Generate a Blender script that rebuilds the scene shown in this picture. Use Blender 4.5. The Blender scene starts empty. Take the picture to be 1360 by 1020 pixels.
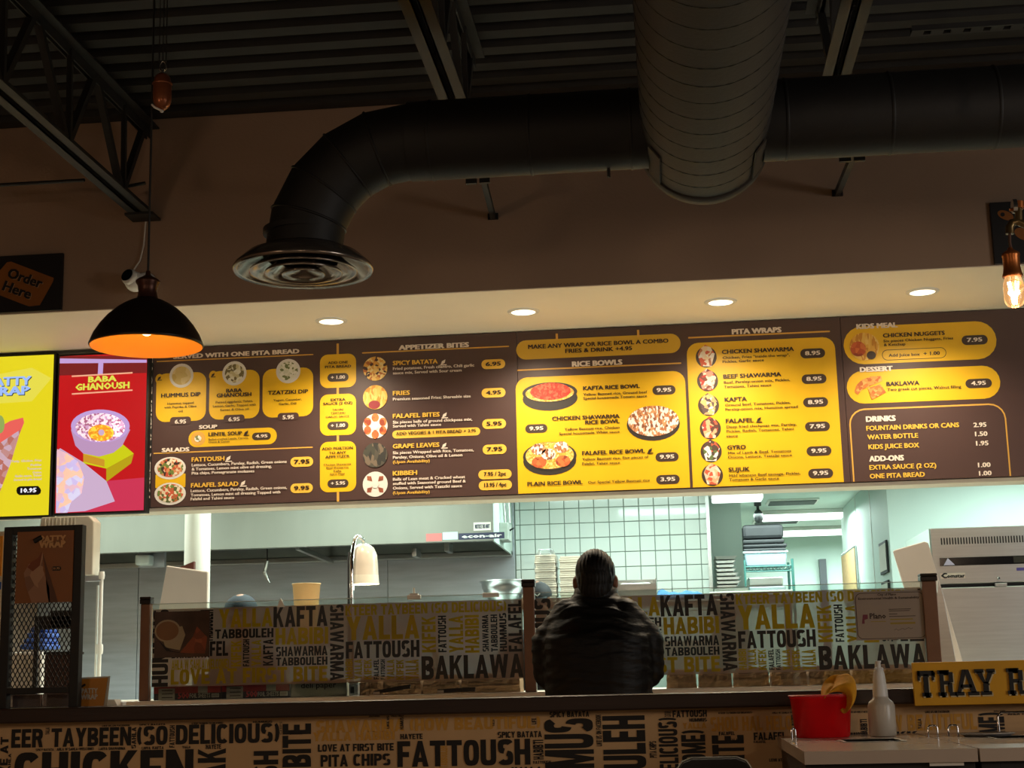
import bpy, bmesh, math, random
from mathutils import Vector, Matrix
random.seed(7)
SC = bpy.context.scene
COL = SC.collection
# ------------------------------------------------------------------ camera
F = 2020.0
H = 1.2
def _n(v): return Vector(v).normalized()
XW = _n((20680, 890, 2020))
ZW = _n((-250, 10410, -F)); ZW = (ZW - XW*ZW.dot(XW)).normalized()
YW = ZW.cross(XW)
CAM = Vector((0, 0, H))
cam_d = bpy.data.cameras.new('camera'); cam = bpy.data.objects.new('camera', cam_d); COL.objects.link(cam)
cam_d.sensor_fit = 'HORIZONTAL'; cam_d.sensor_width = 36; cam_d.lens = F/1360*36
M = Matrix((XW, YW, ZW)).to_4x4()
M.translation = CAM
cam.matrix_world = M
SC.camera = cam
# ------------------------------------------------------------------ world, exposure, large lights
SC.view_settings.view_transform = 'Standard'; SC.view_settings.look = 'None'
SC.view_settings.exposure = 0.0; SC.view_settings.gamma = 1.0; SC.view_settings.use_curve_mapping = False
W = bpy.data.worlds.new('world'); SC.world = W; W.use_nodes = True
W.node_tree.nodes['Background'].inputs[0].default_value = (1.0, 0.80, 0.62, 1)
W.node_tree.nodes['Background'].inputs[1].default_value = 0.010
SC.cycles.max_bounces = 8; SC.cycles.transparent_max_bounces = 24
SC.cycles.sample_clamp_indirect = 3.0
SC.cycles.caustics_reflective = False; SC.cycles.caustics_refractive = False

def light(kind, name, loc, energy, color, size=0.1, size_y=None, target=None, spot=None, blend=0.5):
    l = bpy.data.lights.new(name, kind); l.energy = energy; l.color = color
    if kind == 'AREA':
        l.size = size
        if size_y: l.shape = 'RECTANGLE'; l.size_y = size_y
    else: l.shadow_soft_size = size
    if spot: l.spot_size = math.radians(spot); l.spot_blend = blend
    o = bpy.data.objects.new(name, l); COL.objects.link(o); o.location = loc
    if target is not None:
        o.rotation_euler = (Vector(target)-Vector(loc)).to_track_quat('-Z', 'Y').to_euler()
    return o
COOL = (0.80, 1.0, 0.93); WARM = (1.0, 0.84, 0.62)
# kitchen ceiling lights (kitchen ceiling at 2.6 m)
for x, e_ in ((-3.8, 42), (-1.9, 50), (0.2, 38), (2.1, 36)):
    light('AREA', 'kitchen_light', (x, 8.7, 2.56), e_, COOL, 1.2, 0.5)
light('AREA', 'kitchen_light', (-0.35, 9.9, 2.56), 17, COOL, 1.1, 0.4)  # extra lamp, out of view, added to brighten the tiled wall
light('AREA', 'kitchen_light', (2.6, 10.0, 2.56), 36, COOL, 1.2, 0.4)
light('AREA', 'kitchen_light', (0.95, 12.8, 2.5), 36, COOL, 1.0, 0.6)
light('AREA', 'kitchen_light', (1.9, 15.0, 2.5), 90, COOL, 1.6, 0.8)
# dining hall: unseen fill bulbs added behind and beside the camera to brighten wall and soffit, a window far to the right
for p_, e_ in (((-3.0, 1.6, 2.3), 25), ((-0.4, -0.6, 2.3), 33), ((2.4, 1.4, 2.3), 26)):
    light('POINT', 'hall_fill_light', p_, e_, (1.0, 0.70, 0.46), 0.15)
light('AREA', 'window_daylight', (5.6, 2.0, 2.2), 60, (1.0, 0.93, 0.86), 1.8, 1.8, target=(1.5, 7.0, 3.0))

# ------------------------------------------------------------------ pixel -> world
def ray(x, y):
    v = Vector((x-680, 510-y, -F))
    return Vector((XW.dot(v), YW.dot(v), ZW.dot(v)))
def P(x, y, Y):
    d = ray(x, y); return CAM + d*(Y/d.y)
def PX(x, y, X):
    d = ray(x, y); return CAM + d*(X/d.x)
def PZ(x, y, Z):
    d = ray(x, y); return CAM + d*((Z-H)/d.z)
def S(px, Y): return px*Y/F                    # pixels to metres at depth Y
# ------------------------------------------------------------------ materials
def lin(c):
    return tuple(((v/255)/12.92 if v <= 10.3 else (((v/255)+0.055)/1.055)**2.4) for v in c)
MATS = {}
def mat(name, col, rough=0.5, metal=0.0, var=0.0, vscale=8.0, bump=0.0, bscale=40.0, emit=None, estr=0.0, spec=None, stretch=None, trans=0.0, coat=0.0, alpha=1.0):
    if name in MATS: return MATS[name]
    m = bpy.data.materials.new(name); m.use_nodes = True
    nt = m.node_tree; b = nt.nodes['Principled BSDF']
    c = lin(col)
    b.inputs['Base Color'].default_value = (*c, 1); b.inputs['Roughness'].default_value = rough
    b.inputs['Metallic'].default_value = metal
    if spec is not None: b.inputs['Specular IOR Level'].default_value = spec
    if trans: b.inputs['Transmission Weight'].default_value = trans
    if coat: b.inputs['Coat Weight'].default_value = coat
    if alpha < 1: b.inputs['Alpha'].default_value = alpha
    tc = nt.nodes.new('ShaderNodeTexCoord'); mp = nt.nodes.new('ShaderNodeMapping')
    nt.links.new(tc.outputs['Object'], mp.inputs[0])
    if stretch: mp.inputs['Scale'].default_value = stretch
    if var:
        n = nt.nodes.new('ShaderNodeTexNoise'); n.inputs['Scale'].default_value = vscale; n.inputs['Detail'].default_value = 5
        r = nt.nodes.new('ShaderNodeValToRGB')
        r.color_ramp.elements[0].position = 0.3; r.color_ramp.elements[1].position = 0.7
        r.color_ramp.elements[0].color = (*[v*(1-var) for v in c], 1); r.color_ramp.elements[1].color = (*[min(1, v*(1+var)) for v in c], 1)
        nt.links.new(mp.outputs[0], n.inputs['Vector']); nt.links.new(n.outputs['Fac'], r.inputs[0]); nt.links.new(r.outputs[0], b.inputs['Base Color'])
    if bump:
        n2 = nt.nodes.new('ShaderNodeTexNoise'); n2.inputs['Scale'].default_value = bscale; n2.inputs['Detail'].default_value = 4
        bp = nt.nodes.new('ShaderNodeBump'); bp.inputs['Strength'].default_value = bump; bp.inputs['Distance'].default_value = 0.01
        nt.links.new(mp.outputs[0], n2.inputs['Vector']); nt.links.new(n2.outputs['Fac'], bp.inputs['Height']); nt.links.new(bp.outputs[0], b.inputs['Normal'])
    if emit:
        b.inputs['Emission Color'].default_value = (*lin(emit), 1); b.inputs['Emission Strength'].default_value = estr
    MATS[name] = m
    return m
def food(name, cols, scale=60, rough=0.6, emit=0.0, stretch=None):
    """a printed picture of food: speckles in the food's colours"""
    if name in MATS: return MATS[name]
    m = bpy.data.materials.new(name); m.use_nodes = True; nt = m.node_tree; b = nt.nodes['Principled BSDF']
    tc = nt.nodes.new('ShaderNodeTexCoord'); mp = nt.nodes.new('ShaderNodeMapping')
    if stretch: mp.inputs['Scale'].default_value = stretch; mp.inputs['Rotation'].default_value = (0, 0.6, 0)
    v = nt.nodes.new('ShaderNodeTexVoronoi'); v.inputs['Scale'].default_value = scale
    r = nt.nodes.new('ShaderNodeValToRGB'); r.color_ramp.interpolation = 'CONSTANT'
    sp = nt.nodes.new('ShaderNodeSeparateColor')
    nt.links.new(tc.outputs['Object'], mp.inputs[0]); nt.links.new(mp.outputs[0], v.inputs['Vector'])
    nt.links.new(v.outputs['Color'], sp.inputs[0]); nt.links.new(sp.outputs[0], r.inputs[0])
    e = r.color_ramp.elements
    e[0].position = 0; e[0].color = (*lin(cols[0]), 1); e[1].position = 1/len(cols); e[1].color = (*lin(cols[1]), 1)
    for i in range(2, len(cols)):
        x = e.new(i/len(cols)); x.color = (*lin(cols[i]), 1)
    nt.links.new(r.outputs[0], b.inputs['Base Color']); b.inputs['Roughness'].default_value = rough
    if emit:
        nt.links.new(r.outputs[0], b.inputs['Emission Color']); b.inputs['Emission Strength'].default_value = emit
    MATS[name] = m
    return m
# ------------------------------------------------------------------ mesh builder
class MB:
    def __init__(s): s.v = []; s.f = []; s.sm = []
    def add(s, vs, fs, smooth=False):
        n = len(s.v); s.v += [Vector(p) for p in vs]; s.f += [tuple(i+n for i in f) for f in fs]; s.sm += [smooth]*len(fs); return s
    def box(s, x0, x1, y0, y1, z0, z1):
        return s.add([(x0,y0,z0),(x1,y0,z0),(x1,y1,z0),(x0,y1,z0),(x0,y0,z1),(x1,y0,z1),(x1,y1,z1),(x0,y1,z1)],
                     [(3,2,1,0),(4,5,6,7),(0,1,5,4),(1,2,6,5),(2,3,7,6),(3,0,4,7)])
    def prism(s, poly, y0, y1):                       # polygon in XZ, counter-clockwise seen from -Y
        n = len(poly)
        vs = [(p[0], y0, p[1]) for p in poly]+[(p[0], y1, p[1]) for p in poly]
        fs = [tuple(range(n)), tuple(range(2*n-1, n-1, -1))]+[((i+1) % n, i, i+n, (i+1) % n+n) for i in range(n)]
        return s.add(vs, fs)
    def prism_general(s, poly3, off):                 # 3D polygon swept by a vector
        n = len(poly3); off = Vector(off)
        vs = [Vector(p) for p in poly3]+[Vector(p)+off for p in poly3]
        fs = [tuple(range(n)), tuple(range(2*n-1, n-1, -1))]+[((i+1) % n, i, i+n, (i+1) % n+n) for i in range(n)]
        return s.add(vs, fs)
    def lathe(s, prof, c=(0,0,0), seg=32, axis='Z', caps=True, smooth=True, rot=None):
        vs = []; fs = []
        for r, z in prof:
            for i in range(seg):
                a = 2*math.pi*i/seg; x, y = r*math.cos(a), r*math.sin(a)
                v = Vector((x, y, z)) if axis == 'Z' else (Vector((x, z, y)) if axis == 'Y' else Vector((z, x, y)))
                if rot is not None: v = rot @ v
                vs.append(v+Vector(c))
        n = len(prof)
        for j in range(n-1):
            for i in range(seg):
                k = (i+1) % seg; fs.append((j*seg+i, j*seg+k, (j+1)*seg+k, (j+1)*seg+i))
        s.add(vs, fs, smooth)
        if caps:
            s.add(vs[:seg], [tuple(range(seg-1, -1, -1))]); s.add(vs[-seg:], [tuple(range(seg))])
        return s
    def tube(s, pts, r, seg=8, smooth=True, ry=None):
        pts = [Vector(p) for p in pts]; rs = r if isinstance(r, (list, tuple)) else [r]*len(pts)
        vs = []; up = None
        for i, p in enumerate(pts):
            d = (pts[min(i+1, len(pts)-1)]-pts[max(i-1, 0)]).normalized()
            if up is None:
                up = Vector((0, 0, 1)) if abs(d.z) < 0.9 else Vector((0, 1, 0))
            a = d.cross(up).normalized(); b = a.cross(d).normalized(); up = b
            for k in range(seg):
                t = 2*math.pi*(k+0.5)/seg; vs.append(p+a*math.cos(t)*rs[i]+b*math.sin(t)*(rs[i] if ry is None else ry))
        fs = []
        for j in range(len(pts)-1):
            for k in range(seg):
                m = (k+1) % seg; fs.append((j*seg+k, j*seg+m, (j+1)*seg+m, (j+1)*seg+k))
        s.add(vs, fs, smooth)
        s.add(vs[:seg], [tuple(range(seg-1, -1, -1))]); s.add(vs[-seg:], [tuple(range(seg))])
        return s
    def bar(s, a, b, w, t=None): return s.tube([a, b], w*0.7071, 4, False, None if t is None else t*0.7071)
    def ell(s, c, r, rot=None, seg=20, rings=12):
        vs = []; fs = []
        for j in range(rings+1):
            th = math.pi*j/rings
            for i in range(seg):
                ph = 2*math.pi*i/seg
                v = Vector((r[0]*math.sin(th)*math.cos(ph), r[1]*math.sin(th)*math.sin(ph), r[2]*math.cos(th)))
                if rot is not None: v = rot @ v
                vs.append(v+Vector(c))
        for j in range(rings):
            for i in range(seg):
                k = (i+1) % seg; fs.append((j*seg+i, (j+1)*seg+i, (j+1)*seg+k, j*seg+k))
        return s.add(vs, fs, True)
    def rings(s, rr, smooth=True):                    # list of rings (equal count) closed with caps
        n = len(rr[0]); vs = [p for r in rr for p in r]; fs = []
        for j in range(len(rr)-1):
            for i in range(n):
                k = (i+1) % n; fs.append((j*n+i, j*n+k, (j+1)*n+k, (j+1)*n+i))
        s.add(vs, fs, smooth); s.add(vs[:n], [tuple(range(n-1, -1, -1))]); s.add(vs[-n:], [tuple(range(n))])
        return s
    def build(s, name, m, parent=None, bevel=0.0, weld=False, base=None):
        off = Vector((0, 0, 0))
        if base is not None: off = Vector(base)
        elif parent is not None: off = parent_off(parent)
        me = bpy.data.meshes.new(name); me.from_pydata([tuple(v-off) for v in s.v], [], s.f)
        me.polygons.foreach_set('use_smooth', s.sm); me.materials.append(m)
        bm = bmesh.new(); bm.from_mesh(me)
        if weld: bmesh.ops.remove_doubles(bm, verts=bm.verts, dist=1e-5)
        bmesh.ops.recalc_face_normals(bm, faces=bm.faces)
        bm.to_mesh(me); bm.free(); me.update()
        o = bpy.data.objects.new(name, me); COL.objects.link(o)
        if parent is not None: o.parent = parent; o['_off'] = tuple(off)
        else: o.location = off; o['_off'] = tuple(off)
        if bevel:
            b = o.modifiers.new('bevel', 'BEVEL'); b.width = bevel; b.segments = 2; b.limit_method = 'ANGLE'
        return o
def parent_off(p): return Vector(p['_off'])
def tag(o, label=None, cat=None, group=None, kind=None):
    if label: o['label'] = label
    if cat: o['category'] = cat
    if group: o['group'] = group
    if kind: o['kind'] = kind
    return o
def thing(name, label, cat, loc, group=None):
    o = bpy.data.objects.new(name, None); COL.objects.link(o); o.location = loc; o['_off'] = tuple(loc)
    o.empty_display_size = 0.1
    return tag(o, label, cat, group)
def copy_tree(o, parent=None):
    c = o.copy(); COL.objects.link(c)
    if parent is not None: c.parent = parent
    for ch in list(o.children): copy_tree(ch, c)
    return c
def struct(o): o['kind'] = 'structure'; return o
# ------------------------------------------------------------------ lettering
_TC = {}
def glyphs(s, off=0.0, res=2):
    k = (s, off, res)
    if k in _TC: return _TC[k]
    c = bpy.data.curves.new('t', 'FONT'); c.body = s; c.resolution_u = res; c.offset = off; c.fill_mode = 'FRONT'
    o = bpy.data.objects.new('t', c); me = o.to_mesh()
    vs = [(v.co.x, v.co.y) for v in me.vertices]; fs = [tuple(p.vertices) for p in me.polygons]
    o.to_mesh_clear(); bpy.data.objects.remove(o); bpy.data.curves.remove(c)
    x0 = min(v[0] for v in vs); x1 = max(v[0] for v in vs)
    _TC[k] = (vs, fs, x0, x1); return _TC[k]
CAPH = 0.69
def put_text(mb, s, O, U, V, w, cap, off=0.02, res=2, fit='cap'):
    """flat letters: origin O (left end of baseline), along U, up V, total width w, cap height cap"""
    vs, fs, x0, x1 = glyphs(s, 0.0, res)
    if fit == 'box':
        y0 = min(v[1] for v in vs); y1 = max(v[1] for v in vs)
    else: y0, y1 = 0.0, CAPH
    ku, kv = w/(x1-x0), cap/(y1-y0); b_ = off*0.75
    N_ = U.cross(V).normalized()
    for i_, (dx, dy) in enumerate(((0, 0),) if off < 0.012 else ((-b_, -b_*.5), (b_, -b_*.5), (-b_, b_*.5), (b_, b_*.5), (0, 0)) ):
        mb.add([Vector(O)+N_*(i_*.00012)+U*((x-x0+dx)*ku)+V*((y-y0+dy)*kv) for x, y in vs], fs)
# heavy condensed block capitals drawn as quads (like the printed word art)
def _se(cx, cz, rx, rz, a, e=3.0):
    c, s = math.cos(a), math.sin(a); k = 2/e
    return (cx+rx*abs(c)**k*(1 if c >= 0 else -1), cz+rz*abs(s)**k*(1 if s >= 0 else -1))
def _arc(cx, cz, rx, rz, sw, sh, a0, a1, n=10, e=3.0):
    q = []
    for i in range(n):
        t0 = math.radians(a0+(a1-a0)*i/n); t1 = math.radians(a0+(a1-a0)*(i+1)/n)
        q.append([_se(cx, cz, rx, rz, t0, e), _se(cx, cz, rx, rz, t1, e), _se(cx, cz, rx-sw, rz-sh, t1, e), _se(cx, cz, rx-sw, rz-sh, t0, e)])
    return q
def _rc(x0, z0, x1, z1): return [(x0, z0), (x1, z0), (x1, z1), (x0, z1)]
def block_glyph(ch, w=.35, h=.20):
    R = _rc; L = R(0, 0, w, 1); m0, m1 = .5-h/2, .5+h/2
    if ch == 'O': return 1, _arc(.5, .5, .5, .5, w, h, 0, 360, 24)
    if ch == 'C': return .96, _arc(.5, .5, .5, .5, w, h, 40, 320, 20)
    if ch == 'G': return 1, _arc(.5, .5, .5, .5, w, h, 40, 320, 20)+[R(1-w, .1, 1, .5), R(.5, .5-h*.8, 1, .5)]
    if ch == 'D': return 1, [L, R(w, 0, .4, h), R(w, 1-h, .4, 1)]+_arc(.4, .5, .6, .5, w, h, -90, 90, 12)
    if ch == 'P': return .98, [L, R(w, .40, .4, .40+h), R(w, 1-h, .4, 1)]+_arc(.4, .70, .58, .30, w, h, -90, 90, 10)
    if ch == 'R': return 1, [L, R(w, .40, .4, .40+h), R(w, 1-h, .4, 1)]+_arc(.4, .70, .58, .30, w, h, -90, 90, 10)+[[(.66, 0), (1, 0), (.82, .46), (.48, .46)]]
    if ch == 'B': return 1, [L, R(w, 0, .42, h), R(w, m0, .42, m1), R(w, 1-h, .42, 1)]+_arc(.42, .25+.02, .58, .27+.0, w, h*.95, -90, 90, 10)+_arc(.42, .73, .55, .27, w, h*.95, -90, 90, 10)
    if ch == 'S': return .98, _arc(.5, .72, .49, .28, w, h, 25, 262, 16)+_arc(.5, .28, .49, .28, w, h, 82, -155, 16)
    if ch == 'U': return 1, [R(0, .3, w, 1), R(1-w, .3, 1, 1)]+_arc(.5, .3, .5, .3, w, h, 180, 360, 12)
    if ch == 'J': return .85, [R(.85-w, .3, .85, 1)]+_arc(.425, .3, .425, .3, w, h, 190, 360, 12)
    if ch == 'E': return .86, [L, R(w, 0, .86, h), R(w, 1-h, .86, 1), R(w, m0, .78, m1)]
    if ch == 'F': return .84, [L, R(w, 1-h, .84, 1), R(w, m0-.02, .76, m1-.02)]
    if ch == 'H': return 1, [L, R(1-w, 0, 1, 1), R(w, m0, 1-w, m1)]
    if ch == 'I': return w, [L]
    if ch == 'L': return .82, [L, R(w, 0, .82, h)]
    if ch == 'T': return .98, [R(.49-w/2, 0, .49+w/2, 1-h), R(0, 1-h, .98, 1)]
    if ch == 'K': return 1.04, [L, [(w*.9, .34), (w*.9, .60), (.66, 1), (1.02, 1)], [(.42, .50), (.62, .66), (1.04, 0), (.70, 0)]]
    if ch == 'M': return 1.3, [R(0, 0, w*.9, 1), R(1.3-w*.9, 0, 1.3, 1), [(0, 1), (w*1.2, 1), (.78, .0), (.54, .0)], [(1.3, 1), (1.3-w*1.2, 1), (.52, .0), (.76, .0)]]
    if ch == 'N': return 1.04, [R(0, 0, w*.9, 1), R(1.04-w*.9, 0, 1.04, 1), [(0, 1), (w*1.05, 1), (1.04, 0), (1.04-w*1.05, 0)]]
    if ch == 'A': return 1.08, [[(0, 0), (w, 0), (.66, 1), (.40, 1)], [(1.08, 0), (1.08-w, 0), (.42, 1), (.68, 1)], R(.25, .18, .83, .18+h*.85)]
    if ch == 'V': return 1.06, [[(0, 1), (w, 1), (.66, 0), (.40, 0)], [(1.06, 1), (1.06-w, 1), (.40, 0), (.66, 0)]]
    if ch == 'W': return 1.5, [[(0, 1), (w*.95, 1), (.52, 0), (.26, 0)], [(.62, 1), (.88, 1), (.52, 0), (.26, 0)], [(.62, 1), (.88, 1), (1.24, 0), (.98, 0)], [(1.5, 1), (1.5-w*.95, 1), (.98, 0), (1.24, 0)]]
    if ch == 'X': return 1.04, [[(0, 0), (w*1.1, 0), (1.04, 1), (1.04-w*1.1, 1)], [(0, 1), (w*1.1, 1), (1.04, 0), (1.04-w*1.1, 0)]]
    if ch == 'Y': return 1.04, [R(.52-w/2, 0, .52+w/2, .48), [(0, 1), (w*1.05, 1), (.68, .40), (.36, .40)], [(1.04, 1), (1.04-w*1.05, 1), (.36, .40), (.68, .40)]]
    if ch == 'Z': return .92, [R(0, 0, .92, h), R(0, 1-h, .92, 1), [(0, h), (w*1.1, h), (.92, 1-h), (.92-w*1.1, 1-h)]]
    if ch == '(': return .46, _arc(.56, .5, .56, .56, w*.9, .10, 122, 238, 8, 2.4)
    if ch == ')': return .46, _arc(-.10, .5, .56, .56, w*.9, .10, 58, -58, 8, 2.4)
    return .42, []
def block_word(mb, s, a, b, u, t, Y, rot):
    W = sum(block_glyph(c)[0] for c in s)+.10*(len(s)-1); x = 0
    n = max(1, len(s)); 
    for c in s:
        gw, qs = block_glyph(c)
        for qi, q in enumerate(qs):
            o = []; YY_ = Y-qi*4e-5
            for px, pz in q:
                f = (x+px)/W; v = min(max(pz, 0), 1)
                if rot == 0: o.append((a+(b-a)*f, YY_, u+(t-u)*v))
                elif rot == 90: o.append((b-(b-a)*v, YY_, u+(t-u)*f))
                else: o.append((a+(b-a)*v, YY_, t-(t-u)*f))
            mb.add(o, [(0, 1, 2, 3)])
        x += gw+.10
UX = Vector((1, 0, 0)); UZ = Vector((0, 0, 1))
def word(mb, s, x0, yt, x1, yb, Y, rot=0, off=0.03, front=0.0, res=2):
    """word filling a pixel box on the wall plane Y"""
    xm, ym = (x0+x1)/2, (yt+yb)/2
    a = P(x0, ym, Y).x; b = P(x1, ym, Y).x; t = P(xm, yt, Y).z; u = P(xm, yb, Y).z
    box_word(mb, s, a, b, u, t, Y-front, rot, off, res)
def box_word(mb, s, a, b, u, t, Y, rot=0, off=0.03, res=2):
    if off >= 0.02 and all(c in 'ABCDEFGHIJKLMNOPRSTUVWXYZ() ' for c in s): return block_word(mb, s, a, b, u, t, Y, rot)
    if rot == 0: put_text(mb, s, (a, Y, u), UX, UZ, b-a, t-u, off, res, 'box')
    elif rot == 90: put_text(mb, s, (b, Y, u), UZ, -UX, t-u, b-a, off, res, 'box')
    else: put_text(mb, s, (a, Y, t), -UZ, UX, t-u, b-a, off, res, 'box')
def rrect(x0, x1, z0, z1, r, n=5, corners=(1,1,1,1)):
    r = min(r, (x1-x0)/2*0.999, (z1-z0)/2*0.999); p = []
    for k, (cx, cz, a0) in enumerate(((x0+r, z0+r, 180), (x1-r, z0+r, 270), (x1-r, z1-r, 0), (x0+r, z1-r, 90))):
        if not corners[k]:
            p.append(((x0, z0), (x1, z0), (x1, z1), (x0, z1))[k]); continue
        for i in range(n+1):
            a = math.radians(a0+90*i/n); p.append((cx+r*math.cos(a), cz+r*math.sin(a)))
    return p
# common materials
M_wall = mat('taupe wall paint', (168, 142, 120), 0.85, var=0.04, vscale=2, bump=0.15, bscale=60)
M_soffit = mat('cream soffit paint', (246, 238, 220), 0.6, var=0.02, vscale=3)
M_black = mat('black paint', (22, 22, 22), 0.6, var=0.15, vscale=20)
M_deck = mat('black painted steel deck', (34, 33, 31), 0.75, var=0.2, vscale=6)
M_steelblk = mat('dark painted steel', (32, 31, 29), 0.6, var=0.2, vscale=12)
M_duct = mat('black painted duct', (14, 13, 12), 0.6, var=0.12, vscale=5, bump=0.1, bscale=30)
M_spiral = mat('grey brown spiral duct', (50, 45, 39), 0.65, var=0.08, vscale=5, bump=0.1, bscale=60)
M_steel = mat('brushed stainless steel', (190, 192, 190), 0.28, 1.0, var=0.06, vscale=4, bump=0.04, bscale=50, stretch=(1, 1, 18))
M_steeld = mat('dull stainless steel', (178, 184, 192), 0.42, 0.5, var=0.10, vscale=3, bump=0.05, bscale=30, stretch=(1, 1, 10))
M_hood = mat('hood sheet steel', (128, 128, 118), 0.5, 0.5, var=0.05, vscale=3, stretch=(2, 1, 0.4))
M_chrome = mat('chrome', (220, 220, 220), 0.08, 1.0)
M_mint = mat('pale mint paint', (205, 222, 214), 0.6, var=0.02, vscale=3)
M_tile = mat('white glazed tile', (222, 232, 226), 0.15, var=0.02, vscale=1.5, coat=0.5)
M_grout = mat('grey grout', (150, 160, 152), 0.9)
M_white = mat('white plastic', (232, 232, 226), 0.4, var=0.02, vscale=10)
M_paper = mat('white paper', (225, 222, 212), 0.8, var=0.03, vscale=15)
M_bronze = mat('bronze anodised post', (118, 84, 62), 0.4, 0.2, var=0.08, vscale=10)
M_rail = mat('dark brown wood rail', (44, 26, 18), 0.4, var=0.25, vscale=4, bump=0.05, bscale=20, stretch=(0.4, 4, 6))
M_glass = mat('clear glass', (240, 250, 245), 0.02, 0.0, trans=1.0)
M_menu = mat('dark brown menu print', (78, 56, 52), 0.42, var=0.03, vscale=3)
M_yel = mat('yellow menu print', (236, 186, 22), 0.45, var=0.03, vscale=6)
M_gold = mat('golden menu print', (222, 168, 72), 0.5)
M_cream = mat('cream menu lettering', (236, 222, 208), 0.5)
M_ylet = mat('yellow menu lettering', (240, 190, 70), 0.5)
M_dark = mat('dark brown lettering', (48, 30, 20), 0.5)
M_pill = mat('dark price pill', (66, 50, 40), 0.5)
M_blk = mat('black lettering', (20, 17, 16), 0.6)
M_kraft = mat('printed kraft wallpaper', (212, 174, 126), 0.7, var=0.06, vscale=5, bump=0.05, bscale=80)
M_must = mat('mustard wallpaper print', (212, 156, 62), 0.7, var=0.08, vscale=9)
# ================================================================== SETTING
YW7 = 7.0
zs = P(680, 384, YW7).z                                   # soffit height
_d = ray(680, 441); YB = _d.y*(zs-H)/_d.z                 # menu board plane
zb = P(680, 657.5, YB).z                                  # board bottom
ZC = P(680, 136, YW7).z+0.02                              # deck height
XL, XR = -4.6, 3.4
struct(MB().box(-5, 4.5, -1.5, 17, -0.1, 0).build('floor', mat('pale floor tile', (196, 186, 170), 0.4, var=0.08, vscale=3)))
# bulkhead wall above the counter (front face Y=7), soffit behind it
o = struct(MB().box(XL, XR, YW7, YW7+0.15, zs, ZC+0.1).build('wall_front', M_wall))
struct(MB().box(XL, XR, YW7+0.15, YB+0.12, zs, zs+0.12).box(XL, XR, YW7+0.002, YW7+0.15, zs-0.004, zs).build('trim_1', M_soffit))
# header behind the menu boards, with bottom trim
zt = P(680, 663, YB).z
struct(MB().box(XL, XR, YB+0.03, YB+0.16, zb+0.0, zs).box(XL, XR, YB, YB+0.16, zt, zb).build('trim_2', M_soffit, bevel=0.003))
# corrugated deck ceiling
ck = MB(); pitch = 0.175; y = -1.5; prof = []
while y < YW7+0.1:
    prof += [(y, ZC), (y+0.085, ZC), (y+0.10, ZC+0.05), (y+0.16, ZC+0.05)]; y += pitch
n = len(prof); vs = [(XL, a, b) for a, b in prof]+[(XR, a, b) for a, b in prof]
ck.add(vs, [(i, i+1, i+1+n, i+n) for i in range(n-1)])
struct(ck.build('ceiling', M_deck)); MB_roof = MB().box(XL, XR, -1.5, YW7+0.1, ZC+0.08, ZC+0.12)
struct(MB_roof.build('ceiling', M_deck))
# side walls of the hall, kitchen walls and ceiling
struct(MB().box(XL-0.15, XL, -1.5, 12.2, 0, ZC+0.1).build('wall_left', M_wall))
YK = 10.8
XT0 = P(684, 700, YK).x; XT1 = P(942, 700, YK).x
wb = struct(MB().box(XL, XT1, YK+0.008, YK+0.14, 0, 2.6).build('wall_back', M_grout))
struct(MB().box(XL, 4.5, YB+0.16, 17, 2.6, 2.7).build('ceiling', M_mint))
# glazed tiles
tp = S(19.85, YK); g = 0.0025
tm = MB(); tm.box(g, tp-g, 0, 0.008, g, tp-g)
t0 = None
ztile = P(760, 675.3, YK).z
for j in range(-9, 3):
    for i in range(0, 14):
        xa = XT0+0.035+(i-1)*tp; xb = xa+tp; z0 = ztile+j*tp
        if z0+tp > 2.6: continue
        xa2 = max(xa, XT0); xb2 = min(xb, XT1)
        if xb2-xa2 < 0.01: continue
        if xb2-xa2 > tp*0.98:
            if t0 is None:
                t0 = MB().box(g, tp-g, 0, 0.01, g, tp-g).build('tile', M_tile, wb, bevel=0.003, base=(0, 0, 0)); t = t0
            else: t = t0.copy(); COL.objects.link(t)
            t.parent = wb; t.location = (xa, YK-0.002, z0)
        else:
            t = MB().box(g, xb2-xa2-g, 0, 0.01, g, tp-g).build('tile', M_tile, wb, bevel=0.003, base=(0, 0, 0)); t.location = (xa2, YK-0.002, z0)
for o in wb.children: o.location -= Vector(wb['_off'])
# steel lining sheets behind the cooking line
xs = [-4.59, P(183, 820, YK).x, -2.0, XT0-0.005]
for a, b in zip(xs, xs[1:]):
    MB().box(a+0.002, b-0.002, YK-0.004, YK+0.008, 0.0, 2.55).build('steel_panel', M_steeld, wb, bevel=0.002)
MB().box(XT1-0.02, XT1+0.006, YK-0.012, YK+0.145, 0, 2.6).build('corner_guard', M_steel, wb, bevel=0.002)
# partition beyond, back room
YP = 12.4
struct(MB().box(XT1-1.6, PX(985, 700, 0.01).x*0+P(985, 700, YP).x, YP, YP+0.12, 0, 2.6).build('wall_partition', M_mint))
XS = P(1182, 720, YK).x
wr = struct(MB().box(XS, XS+0.12, YK, 13.7, 0, 2.6).build('wall_right', M_mint))
for yy in (11.7, 12.6):
    MB().box(XS-0.004, XS, yy, yy+0.012, 0, 2.6).build('panel_joint', M_white, wr)
struct(MB().box(XS+0.12, 4.5, YK, YK+0.12, 0, 2.6).build('wall_back', M_mint))
struct(MB().box(-1.5, 4.5, 16.2, 16.3, 0, 2.6).build('wall_far', M_mint))
struct(MB().box(-1.6, -1.5, YP, 16.3, 0, 2.6).build('wall_left', M_mint))
struct(MB().box(4.4, 4.5, YK+.12, 16.2, 0, 2.6).build('wall_right', M_mint))
xd = P(1088, 760, 16.2).x
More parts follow.
